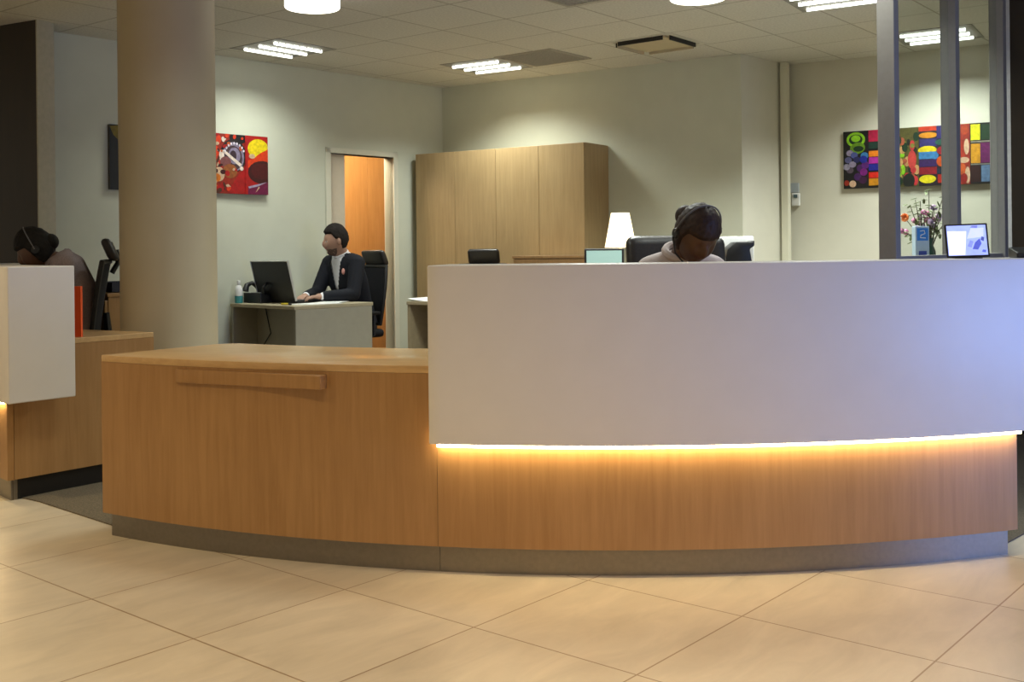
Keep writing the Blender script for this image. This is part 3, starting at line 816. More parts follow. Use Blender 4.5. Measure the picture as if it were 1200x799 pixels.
def headset(t, HX, name='headset'):
    mb = MB(); mb.tube([HX @ Vector(((.097) * math.cos(a), -.005, .139 * math.sin(a) + .0)) for a in [PI * i / 18 for i in range(19)]], .0038, 8)
    o = mb.build(name, plain('headset_grey', (.14, .135, .14), .4), t, False, True)
    for s in (-1, 1):
        mb = MB(); mb.lathe([(0, -.008), (.02, -.008), (.024, 0), (.02, .008), (0, .008)], 18, HX @ Matrix.Translation((s * .089, -.006, -.005)) @ Matrix.Rotation(PI / 2, 4, 'Y')); mb.build('ear_cushion', M_BLACK, o, False, True)
    mb = MB(); mb.tube([HX @ Vector(p) for p in ((.1, .0, -.02), (.095, .05, -.06), (.06, .12, -.075))], .004, 6); mb.build('microphone_boom', M_BLACK, o, False, True)
    return o
headset(lp_, HMx)
shoes(lp_, J)

# --- receptionist behind the white upstand
SR = [(0, .535), (.0, .72), (.01, .92), (.04, 1.07), (.075, 1.135)]
rp, J, S, HMx, lc_ = person('person', 'receptionist with tied-back hair and pale blouse looking down behind the white upstand', RH, FR, SR, (-.035, .215, 1.225), .25, .68, -.06,
    ((.93, 4.46, .795), (.62, 4.47, .795)), None, M_SKIN_D, M_LIPD, mask_full, lambda d: .012, M_HAIRB, .82, hs=1.1, downcast=True)
garment('trousers', rp, J, S, M_TROUSER, .012, legs=True, arms=False, upto=2)
garment('blouse', rp, J, S, M_BLOUSE, .014, armend=.9, w=.82, sm=10)
mb = MB()
mb.tube([Vector((.078 * math.cos(a), 0.075 + .062 * math.sin(a), 1.15 - .035 * math.sin(a))) for a in [2 * PI * i / 20 for i in range(20)]], .018, 8, None, True)
mb.build('collar', M_BLOUSE, rp, False, True)
mb = MB(); mb.ball(HMx @ Vector((0, -.12, .0)), .05, None, 3); mb.build('hair_bun', M_HAIRB, rp, False, True)
headset(rp, HMx)
shoes(rp, J)

# ------------------------------------------------------------------ things on the man's desk
def place(name, label, cat, P, z, face, group=None):
    return thing(name, label, cat, (P[0], P[1], z), math.atan2(face[1], face[0]) - PI / 2, group)
ZD = .7505
LF = Matrix.Rotation(.10, 2) @ (-FM)          # laptop user side
lt = place('laptop', 'large black laptop with a silver-edged lid open in front of the suited man', 'laptop', PD(.60, .27), ZD, LF)
lw, lh, tilt = .45, .335, math.radians(15)
mb = MB(); mb.box((0, .15, .014), (lw, .30, .024), None, .006); mb.build('base', M_BLACK, lt, False)
LM = Matrix.Translation((0, -.008, .02)) @ Matrix.Rotation(tilt, 4, 'X')
mb = MB(); mb.box((0, 0, lh / 2), (lw, .016, lh), LM, .005); lid = mb.build('lid', M_BLACK, lt, False)
mb = MB()
for c_, s_ in (((0, 0, lh + .002), (lw + .012, .02, .007)), ((-lw / 2 - .003, 0, lh / 2), (.007, .02, lh)), ((lw / 2 + .003, 0, lh / 2), (.007, .02, lh))):
    mb.box(c_, s_, LM, .002)
mb.build('lid_rim', M_SILVER, lid, False)
mb = MB(); mb.box((0, .0085, lh / 2), (lw - .04, .001, lh - .04), LM); mb.build('screen', emit('laptop_screen', (.35, .42, .5), .5), lid, False)
mb = MB(); mb.box((0, .15, .027), (lw - .06, .13, .003)); mb.build('keyboard', plain('key_grey', (.05, .05, .055), .5), lt, False)
ph = place('telephone', 'black desk telephone with raised handset beside the laptop', 'telephone', PD(.775, .13), ZD, LF)
mb = MB(); mb.prism([(-.11, 0), (.11, 0), (.11, .20), (-.11, .20)], .0, .03, .006)
for v in mb.b.verts:
    if v.co.z > .02: v.co.z += .28 * (.2 - v.co.y)
mb.build('base', M_BLACK, ph, False)
mb = MB(); mb.tube([(-.085, .0, .10), (-.088, .02, .145), (-.085, .07, .165), (-.085, .13, .13), (-.085, .17, .07)], [.028, .022, .017, .022, .028], 10); mb.build('handset', M_BLACK, ph, False, True)
mb = MB(); mb.box((.04, .03, .086), (.10, .06, .004), Matrix.Rotation(0, 4, 'X')); mb.build('display', plain('lcd_grey', (.25, .27, .25), .3), ph, False)
mb = MB(); mb.tube([(.1, .03, .08), (.12, .02, .13), (.11, .06, .16), (.11, .12, .12), (.12, .17, .05)], .012, 8); mb.build('stand_arm', M_BLACK, ph, False, True)
bt = place('bottle', 'small white and teal bottle at the wall end of the desk by the column', 'bottle', PD(.862, .06), ZD, LF)
mb = MB(); mb.lathe([(.028, 0), (.033, .004), (.033, .06)], 20); mb.build('label_band', M_TEALP, bt, False, True)
mb = MB(); mb.lathe([(.0325, .061), (.0325, .11), (.022, .14), (.012, .15), (.012, .165)], 20); mb.build('body', M_PAPER, bt, False, True)
mb = MB(); mb.lathe([(.015, .1655), (.015, .185), (.012, .188)], 16); mb.build('cap', M_PAPER, bt, False, True)
pc = place('pen_cup', 'dark cup of pens next to the desk telephone', 'pen cup', PD(.85, .40), ZD, LF)
mb = MB(); mb.lathe([(.032, 0), (.036, .09), (.032, .09), (.029, .005)], 20); mb.build('cup', M_BLACK, pc, False, True)
for k in range(3):
    a = k * 2.1; mb = MB(); mb.tube([(.012 * math.cos(a), .012 * math.sin(a), .008), (.03 * math.cos(a), .03 * math.sin(a), .15)], .004, 6); mb.build('pen', M_BLACK, pc, False, True)
for k, (u, v, r) in enumerate(((.20, .30, .1), (.13, .34, -.3), (.22, .52, .5))):
    pp = place('paper_sheet', ('white sheet of paper lying near the desk corner by the suited man', 'white sheet fanned over the first near the right edge of the grey desk', 'white sheet under the suited man\'s left cuff')[k], 'paper', PD(u, v), ZD + .0025 * k, LF)
    pp.rotation_euler.z += r
    mb = MB(); mb.box((0, 0, .001), (.21, .297, .002)); mb.build('sheet', M_PAPER, pp, False)
yl = place('highlighter', 'yellow highlighter pen lying on the grey desk in front of the papers', 'pen', PD(.22, .08), ZD + .009, LF)
mb = MB(); Mx = Matrix.Rotation(PI / 2, 4, 'Y'); mb.lathe([(.008, -.055), (.0085, -.05), (.0085, .03)], 12, Mx); mb.build('barrel', M_YELLOW, yl, False, True)
mb = MB(); mb.lathe([(.009, .0305), (.009, .055), (.006, .058)], 12, Mx); mb.build('cap', M_BLACK, yl, False, True)
q = PD(.72, .22); q2 = PD(.66, .2)
mb = MB(); mb.tube([(q.x, q.y, .72), (q.x + .02, q.y, .62), (q.x + .05, q.y - .02, .5), (q.x - .02, q.y - .04, .38), (q.x - .12, q.y + .02, .32), (q.x - .17, q.y + .08, .30)], .005, 6)
tag(mb.build('cable', M_BLACK, smooth=True), 'black cable looping down under the suited man\'s desk', 'cable')
pp = place('paper_sheet', 'white paper curling at the left end of the desk by the cabinet', 'paper', PR(.10, .16), ZD, nB)
mb = MB(); b = mb.b; rows = []
for i in range(9):
    x = -.1 + .2 * i / 8; z = .002 + .02 * (i / 8) ** 2
    rows.append([b.verts.new((x, y, z + dz_)) for dz_ in (0, .002) for y in (-.14, .14)])
for a_, c_ in zip(rows, rows[1:]):
    for i, j in ((0, 1), (3, 2), (1, 3), (2, 0)): b.faces.new((a_[i], a_[j], c_[j], c_[i]))
for r_ in (rows[0], rows[-1]): b.faces.new((r_[0], r_[1], r_[3], r_[2]))
bmesh.ops.recalc_face_normals(b, faces=b.faces)
mb.build('sheet', M_PAPER, pp, False)

# ------------------------------------------------------------------ behind the main counter: screen, lamp, machine
sc_p = at(708, 300, 8.05)
mn = place('monitor', 'small black monitor with a lit teal screen beside the table lamp', 'monitor', sc_p.xy, ZD, Vector((-.10, -1)))
ht = sc_p.z + .0; mz = at(708, 291, 8.05).z - ZD
mb = MB(); mb.box((0, 0, mz - .105), (.295, .025, .21), None, .006); mb.build('casing', M_BLACK, mn, False)
mb = MB(); mb.box((0, .0131, mz - .105), (.262, .001, .178)); mb.build('screen', M_SCREEN_T, mn, False)
mb = MB(); mb.tube([(0, -.02, mz - .1), (0, -.05, mz - .18), (0, -.04, .01)], .016, 8); mb.lathe([(.08, 0), (.08, .008), (.02, .016)], 24, Matrix.Translation((0, -.04, 0))); mb.build('stand', M_BLACK, mn, False, True)
# table lamp
lq = at(727, 270, 8.20); lamp = thing('table_lamp', 'lit table lamp with a cream conical shade beside the tall cabinet', 'table lamp', (lq.x, lq.y, ZD))
zt, zb = at(727, 249.5, 8.20).z - ZD, at(727, 290, 8.20).z - ZD
mb = MB(); mb.lathe([(.120, zb), (.070, zt), (.067, zt), (.117, zb)], 40, None, False)
b = mb.b; bmesh.ops.contextual_create if False else None
mb.build('lamp_shade', M_SHADE, lamp, False, True)
mb = MB(); mb.lathe([(.075, 0), (.078, .012), (.03, .03), (.02, .06), (.036, .12), (.045, .2), (.03, .28), (.014, .33), (.012, zb + .07)], 28); mb.build('lamp_base', plain('cream_ceramic', (.75, .66, .5), .3), lamp, False, True)
mb = MB(); mb.ball((0, 0, zb + .11), .032); mb.build('bulb', emit('bulb', (1, .75, .4), 6), lamp, False, True)
# office machine on a low cabinet
mc = at(862, 300, 6.9); lcab = thing('cabinet', 'low grey cabinet under the black and white office machine', 'cabinet', (mc.x, mc.y, .005))
zt = 1.0
mb = MB(); mb.box((0, .0, (zt - .03) / 2), (.5, .38, zt - .03), None, .003); mb.build('carcass', M_GREYLAM, lcab, False)
mb = MB(); mb.box((0, 0, zt - .02), (.52, .42, .02), None, .003); mb.build('top', M_GREYLAM, lcab, False)
for s in (-1, 1):
    mb = MB(); mb.box((s * .125, -.2, .48), (.245, .018, .9), None, .002); d_ = mb.build('cabinet_door', M_GREYLAM, lcab, False)
    mb = MB(); mb.box((s * .03, -.217, .6), (.012, .014, .1), None, .003); mb.build('door_handle', M_ALU, d_, False)
om = thing('office_machine', 'black and white office machine right of the receptionist\'s head', 'office machine', (mc.x, mc.y, .9955))
hz1 = at(864, 277, 6.9).z - .9955; hz2 = at(864, 283.5, 6.9).z - .9955
mb = MB(); mb.box((.02, .07, hz1 / 2), (.20, .14, hz1), None, .012); mb.build('housing', M_PAPER, om, False, True)
mb = MB()
mb.prism([(-.10, 0), (.085, 0), (.085, .06), (.07, .07), (.055, .16), (.085, .18), (.085, .215), (.07, hz2), (-.03, hz2), (-.085, .16), (-.10, .1)], 0, .17, .008,
         Matrix.Translation((0, -.002, 0)) @ Matrix.Rotation(PI / 2, 4, 'X'))
mb.build('front_unit', M_BLACK, om, False, True)
# small cupboard and tray behind the left chair
cq = at(140, 360, 7.05); cb = thing('cupboard', 'low wooden cupboard partly hidden behind the column at the left', 'cupboard', (cq.x, cq.y, .005), math.radians(-43))
zt = at(136, 343, 6.8).z
mb = MB(); mb.box((0, 0, (zt - .02) / 2), (.5, .40, zt - .025), None, .002); mb.build('carcass', M_BEECH, cb, False)
mb = MB(); mb.box((0, 0, zt - .017), (.52, .42, .022), None, .002); mb.build('top', M_BEECH, cb, False)
mb = MB(); mb.box((0, -.211, zt / 2), (.49, .02, zt - .1), None, .002); d_ = mb.build('cupboard_door', M_BEECH, cb, False)
mb = MB(); mb.box((.2, -.229, zt / 2), (.012, .014, .1), None, .003); mb.build('door_handle', M_ALU, d_, False)
tr = thing('document_tray', 'dark document tray on the cupboard behind the column', 'tray', (cq.x, cq.y, zt + .0), math.radians(-43))
mb = MB(); mb.box((0, 0, .008), (.36, .28, .008))
for c_, s_ in (((-.178, 0, .034), (.006, .28, .06)), ((.178, 0, .034), (.006, .28, .06)), ((0, .137, .034), (.36, .006, .06)), ((0, -.137, .034), (.36, .006, .06))): mb.box(c_, s_)
mb.build('tray', plain('navy_plastic', (.01, .012, .03), .4), tr, False)
mb = MB(); mb.box((0, 0, .03), (.33, .25, .03)); mb.build('papers', M_DGREY, tr, False)

# ------------------------------------------------------------------ glass partition
gp = thing('glass_partition', 'grey aluminium framed glass partition behind the right end of the counter', 'glass partition', (PP.x, PP.y, .005))
def PG(t, n=0.0): q = PP + dP * t + nP * n; return q
SP = .867
TH0 = [0.0]
for px in (1114.0, 1170.0): 
    r_ = ray(px, 150); k = r_.x
    TH0.append((k * PP.y - PP.x) / (dP.x - k * dP.y))
for k, t_ in enumerate(TH0):
    mb = MB(); a, w2 = .032, .042
    mb.prism([PG(t_ - a, -w2), PG(t_ + a, -w2), PG(t_ + a, w2), PG(t_ - a, w2)], .005, ZC - .001, .003); mb.build('post', M_ALU, gp)
for k in range(2):
    t0, t1 = TH0[k] + .033, TH0[k + 1] - .033
    mb = MB(); mb.prism([PG(t0, -.025), PG(t1, -.025), PG(t1, .025), PG(t0, .025)], 1.05, 1.115, .003); mb.build('sill_rail', M_ALU, gp)
    mb = MB(); mb.prism([PG(t0, -.025), PG(t1, -.025), PG(t1, .025), PG(t0, .025)], ZC - .06, ZC - .001, .003); mb.build('head_rail', M_ALU, gp)
    mb = MB(); mb.prism([PG(t0 + .001, -.015), PG(t1 - .001, -.015), PG(t1 - .001, .015), PG(t0 + .001, .015)], .005, 1.049); mb.build('lower_panel', M_GREYLAM, gp)
    mb = MB(); mb.prism([PG(t0 + .001, -.004), PG(t1 - .001, -.004), PG(t1 - .001, .004), PG(t0 + .001, .004)], 1.116, ZC - .061); mb.build('glass_pane', M_GLASS, gp)

# ------------------------------------------------------------------ bouquet, carton on a cabinet behind the glass
vq = at(1084, 300, 6.75); vc = thing('cabinet', 'low cabinet behind the glass carrying the bouquet', 'cabinet', (vq.x, vq.y, .005), math.atan2(dP.y, dP.x))
zv = at(1084, 304.5, 6.6).z
mb = MB(); mb.box((0, .03, (zv - .03) / 2), (.62, .34, zv - .03), None, .003); mb.build('carcass', M_GREYLAM, vc, False)
mb = MB(); mb.box((0, .03, zv - .02), (.64, .36, .02), None, .003); mb.build('top', M_GREYLAM, vc, False)
mb = MB(); mb.box((0, -.15, zv / 2), (.60, .018, zv - .1), None, .003); mb.build('cabinet_door', M_GREYLAM, vc, False)
ZV = zv - .005 + .0005
bq = thing('bouquet', 'mixed flower bouquet in a dark green vase behind the glass partition', 'flowers', (vq.x + .02, vq.y + .03, ZV))
mb = MB(); mb.lathe([(.05, 0), (.06, .01), (.055, .06), (.04, .10), (.05, .14), (.046, .14), (.036, .10), (.04, .03)], 24); mb.build('vase', M_VASE, bq, False, True)
rnd = random.Random(5)
stems = MB(); leaves = MB(); fl_ = {0: MB(), 1: MB(), 2: MB()}
def blossom(m, c, r):
    for k in range(9):
        d = Vector((rnd.gauss(0, 1), rnd.gauss(0, 1), rnd.gauss(0, 1) + .3)).normalized()
        t = bmesh.new(); bmesh.ops.create_icosphere(t, subdivisions=1, radius=1)
        bmesh.ops.scale(t, vec=(r * .5, r * .2, r * .55), verts=t.verts)
        t.transform(Matrix.Translation(Vector(c) + d * r * .55) @ d.to_track_quat('Y', 'Z').to_matrix().to_4x4()); merge(m.b, t)
for k in range(30):
    a = rnd.uniform(0, 2 * PI); rr = rnd.uniform(.02, .17); z = rnd.uniform(.18, .33)
    if k < 7: z = rnd.uniform(.34, .43); rr = rnd.uniform(.03, .14)
    tip = Vector((rr * math.cos(a), rr * math.sin(a), z))
    if k == 0: tip = Vector((-.135, 0, .27))
    if k == 1: tip = Vector((.02, 0, .44))
    base = Vector((.02 * math.cos(a), .02 * math.sin(a), .03))
    stems.tube([base, base.lerp(tip, .5) + Vector((0, 0, .04)), tip], [.004, .003, .002], 6)
    if k == 0: blossom(fl_[2], tip, .035)
    elif k < 8:
        for j in range(7):
            f = .55 + .45 * j / 6; c = base.lerp(tip, f) + Vector((rnd.uniform(-.025, .025), rnd.uniform(-.025, .025), .03 * (1 - f) + rnd.uniform(-.01, .01)))
            d = Vector((rnd.gauss(0, 1), rnd.gauss(0, 1), rnd.gauss(0, .6))).normalized()
            t = bmesh.new(); bmesh.ops.create_icosphere(t, subdivisions=1, radius=1); bmesh.ops.scale(t, vec=(.010, .024, .003), verts=t.verts)
            t.transform(Matrix.Translation(c) @ d.to_track_quat('Y', 'Z').to_matrix().to_4x4()); merge(leaves.b, t)
    else:
        blossom(fl_[k % 2], tip, rnd.uniform(.018, .028))
        for j in range(3):
            c = base.lerp(tip, .6 + .15 * j); d = Vector((rnd.gauss(0, 1), rnd.gauss(0, 1), rnd.gauss(0, .6))).normalized()
            t = bmesh.new(); bmesh.ops.create_icosphere(t, subdivisions=1, radius=1); bmesh.ops.scale(t, vec=(.010, .026, .003), verts=t.verts)
            t.transform(Matrix.Translation(c + d * .02) @ d.to_track_quat('Y', 'Z').to_matrix().to_4x4()); merge(leaves.b, t)
stems.build('stems', M_STEM, bq, False, True); leaves.build('foliage', M_LEAF, bq, False, True)
fl_[0].build('pink_flowers', M_PINK, bq, False, True); fl_[1].build('lilac_flowers', M_LILAC, bq, False, True); fl_[2].build('orange_flower', M_ORANGEP, bq, False, True)
kq = at(1079, 300, 6.52); ck = thing('carton', 'pale blue carton with a bright blue emblem square in front of the bouquet', 'carton', (kq.x, kq.y, ZV), math.radians(6))
hk = at(1079, 265, 6.52).z - ZV
mb = MB(); mb.box((0, 0, hk / 2), (.088, .05, hk), None, .004); mb.build('box', M_BLUEP, ck, False)
mb = MB(); mb.box((0, -.0258, hk - .05), (.07, .0012, .075)); em = mb.build('emblem', M_BLUE, ck, False)
mb = MB()
mb.tube([(-.016, -.027, hk - .03), (.010, -.027, hk - .026), (.014, -.027, hk - .045), (-.012, -.027, hk - .055), (-.014, -.027, hk - .07), (.018, -.027, hk - .072)], .0028, 6); mb.build('emblem_mark', M_PAPER, em, False)
mb = MB(); mb.box((0, -.0258, .04), (.05, .0012, .04)); mb.build('lower_label', plain('navy_print', (.02, .04, .3), .4), ck, False)

# ------------------------------------------------------------------ tablet and phone on the counter shelf
tq = at(1134, 303, 4.18); tb = thing('tablet', 'tablet on a stand showing a bright picture at the right of the counter', 'tablet', (tq.x, tq.y, 1.1135), math.atan2(-tq.y, -tq.x) - PI / 2 + math.radians(12))
TW, TH_ = .158, .134
TM = Matrix.Translation((0, .012, .004)) @ Matrix.Rotation(math.radians(14), 4, 'X') @ Matrix.Rotation(math.radians(1.5), 4, 'Y')
mb = MB(); mb.box((0, 0, TH_ / 2), (TW, .008, TH_), TM, .003); mb.build('casing', M_BLACK, tb, False)
mb = MB(); b = mb.b
ink = b.loops.layers.color.new('Ink')
def patch(b, ink, pts, col):
    f = b.faces.new([b.verts.new(p) for p in pts])
    for l in f.loops: l[ink] = (*col, 1)
    return f
sw, sh_ = TW - .014, TH_ - .014
def sp(u, v, e=0): return TM @ Vector((sw / 2 - u * sw, .0043 + e, .007 + v * sh_))
def spoly(uv, col, e): patch(b, ink, [sp(u, v, e) for u, v in uv], col)
spoly([(0, 0), (1, 0), (1, 1), (0, 1)], (.62, .68, .95), 0)
spoly([(.02, .02), (.42, .02), (.5, .8), (.02, .82)], (.95, .96, 1.0), .0002)
spoly([(.5, .55), (.62, .9), (.95, .9), (.92, .6)], (.75, .78, .95), .0002)
spoly([(.62, .2), (.70, .42), (.82, .55), (.86, .38), (.76, .18)], (.32, .36, .72), .0004)
spoly([(.5, .3), (.58, .5), (.66, .45), (.6, .25)], (.5, .55, .88), .0003)
spoly([(.84, .5), (.88, .62), (.94, .58), (.92, .45)], (.30, .34, .6), .0004)
spoly([(.85, .1), (.88, .18), (.96, .16), (.95, .08)], (.35, .4, .75), .0004)
spoly([(.6, .92), (.66, .98), (.8, .98), (.78, .9)], (.45, .48, .75), .0004)
bmesh.ops.recalc_face_normals(b, faces=b.faces)
mb.build('screen', M_INKS, tb, False)
mb = MB(); mb.prism([(-.05, -.05), (.05, -.05), (.05, .02), (-.05, .02)], 0, .004)
mb.tube([(0, -.045, .004), (0, -.022, .075)], .006, 8); mb.build('stand', M_BLACK, tb, False)
kq = at(1198, 303, 4.2); kp = thing('desk_phone', 'dark desk phone cut by the right edge of the picture on the counter shelf', 'telephone', (kq.x + .03, kq.y + .02, 1.1135), math.radians(170))
mb = MB(); mb.prism([(-.055, -.06), (.055, -.06), (.055, .06), (-.055, .06)], 0, .02, .005)
for v in mb.b.verts:
    if v.co.z > .012: v.co.z += .022 * (.06 - v.co.y) / .12
mb.build('base', M_BLACK, kp, False)
mb = MB(); mb.tube([(-.035, -.055, .05), (-.035, -.03, .062), (-.035, .02, .055), (-.035, .05, .04)], [.012, .009, .009, .012], 8); mb.build('handset', M_BLACK, kp, False, True)

# ------------------------------------------------------------------ wall pictures
def canvas(name, label, P, n, x0, x1, y0, y1, draw, zlock=None):
    """a printed canvas on the wall plane (P, n); drawn in its own u (along the wall), v (up) metres"""
    n3 = Vector((n.x, n.y, 0)); P3 = Vector((P.x, P.y, 0))
    a = on_plane(x0, (y0 + y1) / 2, P3, n3); c = on_plane(x1, (y0 + y1) / 2, P3, n3)
    d = (c - a); d.z = 0; W = d.length; d.normalize()
    zt, zb = on_plane(x0, y0, P3, n3).z, on_plane(x0, y1, P3, n3).z
    if zlock: zt, zb = zlock
    o = Vector((a.x, a.y, zb)); Hh = zt - zb
    t = thing(name, label, 'picture', (a.x + d.x * W / 2, a.y + d.y * W / 2, zb))
    mb = MB(); q = lambda u, e: (o + d * u + n3 * e).xy
    mb.prism([q(0, .002), q(W, .002), q(W, .028), q(0, .028)], zb, zt); mb.build('canvas', plain('canvas_edge', (.10, .085, .07), .8), t)
    mb = MB(); b = mb.b; ink = b.loops.layers.color.new('Ink'); lay = [0]
    def px(x, y):
        w = on_plane(x, y, P3 + n3 * .03, n3); return ((w - o).dot(d), w.z - zb)
    def poly(pts, col):
        lay[0] += 1; e = .0285 + .00012 * lay[0]
        patch(b, ink, [o + d * min(W, max(0, u)) + n3 * e + Vector((0, 0, min(Hh, max(0, v)))) for u, v in pts], col)
    def rect(u0, v0, u1, v1, col): poly([(u0, v0), (u1, v0), (u1, v1), (u0, v1)], col)
    def ell(cu, cv, ru, rv, col, rot=0, k=20, a0=0, a1=2 * PI):
        poly([(cu + ru * math.cos(a0 + (a1 - a0) * i / k) * math.cos(rot) - rv * math.sin(a0 + (a1 - a0) * i / k) * math.sin(rot),
               cv + ru * math.cos(a0 + (a1 - a0) * i / k) * math.sin(rot) + rv * math.sin(a0 + (a1 - a0) * i / k) * math.cos(rot)) for i in range(k + (0 if a1 - a0 > 6.2 else 1))], col)
    draw(px, poly, rect, ell, W, Hh)
    for f in b.faces:
        f.normal_update()
        if f.normal.dot(n3) < 0: f.normal_flip()
    mb.build('print', M_INK, t); return t
RED = (.62, .012, .012); ORG = (.80, .20, .02); YEL = (.85, .75, .02); MAG = (.40, .01, .22); DRED = (.22, .01, .012); DK = (.02, .015, .02); LAV = (.5, .46, .55); CRM = (.75, .62, .5)
def draw_left(px, poly, rect, ell, W, Hh):
    P = lambda x, y: px(x, y)
    rect(0, 0, W, Hh, DK)
    poly([P(126, 147), P(140, 147), P(140, 165), P(133, 158)], (.45, .38, .03))
    rect(P(200, 190)[0], 0, W, Hh, (.45, .10, .03))
    u0 = P(250, 190)[0]; um = P(287, 190)[0]
    s = (W - u0)
    U = lambda f: u0 + s * f
    Hv = lambda f: Hh * (1 - f)
    # left half: carved face with beads
    poly([(u0 - .3, 0), (um, 0), (um, Hh), (u0 - .3, Hh)], (.55, .12, .03))
    for cu, cv, ru, rv, c_ in ((.05, .1, .1, .09, ORG), (.03, .3, .08, .1, ORG), (.08, .5, .1, .1, (.7, .12, .02)), (.06, .17, .05, .03, CRM), (.45, .06, .16, .1, (.03, .02, .03)),
                              (.36, .36, .24, .28, (.12, .08, .08))):
        ell(U(cu), Hv(cv), s * ru, Hh * rv, c_)
    ell(U(.36), Hv(.38), s * .20, Hh * .25, LAV); ell(U(.36), Hv(.40), s * .165, Hh * .21, (.25, .16, .18)); ell(U(.38), Hv(.36), s * .11, Hh * .14, LAV); ell(U(.36), Hv(.36), s * .06, Hh * .09, (.2, .12, .16))
    poly([(U(.14), Hv(.28)), (U(.2), Hv(.27)), (U(.52), Hv(.5)), (U(.48), Hv(.54))], (.85, .78, .72)); ell(U(.15), Hv(.37), s * .045, Hh * .1, (.85, .78, .72))
    ell(U(.22), Hv(.47), s * .1, Hh * .09, (.45, .25, .25)); ell(U(.3), Hv(.62), s * .13, Hh * .12, (.55, .30, .12)); ell(U(.1), Hv(.68), s * .1, Hh * .12, CRM); ell(U(.06), Hv(.74), s * .07, Hh * .07, (.75, .4, .05))
    ell(U(.17), Hv(.64), s * .05, Hh * .04, DRED)
    poly([(U(.0), Hv(.92)), (U(.18), Hv(.8)), (U(.28), Hv(.9)), (U(.1), Hv(1))], RED)
    poly([(U(.20), Hv(.86)), (U(.26), Hv(.84)), (U(.4), Hv(.95)), (U(.36), Hv(.97))], CRM)
    poly([(U(.25), Hv(.96)), (U(.5), Hv(.62)), (U(.62), Hv(.48)), (U(.72), Hv(.5)), (U(.72), Hv(1)), (U(.3), Hv(1))], RED)
    for k in range(46):
        fu, fv = rnd.random() * .60, rnd.random()
        if .16 < fu < .58 and .12 < fv < .58 and k % 3: continue
        if fu > .30 and fv > .60: continue
        ell(U(fu), Hv(fv), s * (.012 + .05 * rnd.random()), Hh * (.012 + .035 * rnd.random()), (CRM, ORG, DRED, (.70, .30, .06), (.85, .78, .72), RED, (.30, .14, .08))[k % 7], rnd.random() * 3)
    for k in range(9):
        a_ = .5 + k * .28; ell(U(.38 + .19 * math.cos(a_)), Hv(.38 - .23 * math.sin(a_)), s * .016, Hh * .022, (.86, .82, .86))
    # right half: heaps of pigment
    rect(um, 0, W, Hh, RED)
    ell(U(.82), Hv(.22), s * .2, Hh * .17, YEL); ell(U(1.0), Hv(.36), s * .3, Hh * .13, ORG, .35); ell(U(.7), Hv(.35), s * .06, Hh * .04, CRM)
    poly([(U(.62), Hv(.42)), (U(1), Hv(.32)), (U(1), Hv(.48)), (U(.62), Hv(.55))], ORG)
    ell(U(.9), Hv(.62), s * .28, Hh * .20, DRED); ell(U(.88), Hv(.60), s * .2, Hh * .14, (.28, .01, .02))
    poly([(U(.62), Hv(.87)), (U(1), Hv(.78)), (U(1), Hv(1)), (U(.62), Hv(1))], MAG); poly([(U(.62), Hv(.87)), (U(.98), Hv(.78)), (U(.8), Hv(.86)), (U(.64), Hv(.9))], (.62, .58, .68)); poly([(U(.76), Hv(.97)), (U(.82), Hv(.86)), (U(.84), Hv(.88))], CRM)
canvas('wall_picture', 'wide colourful canvas on the left office wall, partly behind the column', WC, nL, 126.5, 311, 157, 224, draw_left,
       (on_plane(280, 158.5, (WC.x, WC.y, 0), nL3).z, on_plane(280, 227.5, (WC.x, WC.y, 0), nL3).z))
nRB3 = Vector((nRB.x, nRB.y, 0))
GRN = (.02, .16, .05); BLU = (.05, .12, .5); SKY = (.18, .42, .62); PUR = (.22, .05, .30); PNK = (.62, .04, .22); LIME = (.5, .72, .08); TERR = (.52, .12, .03)
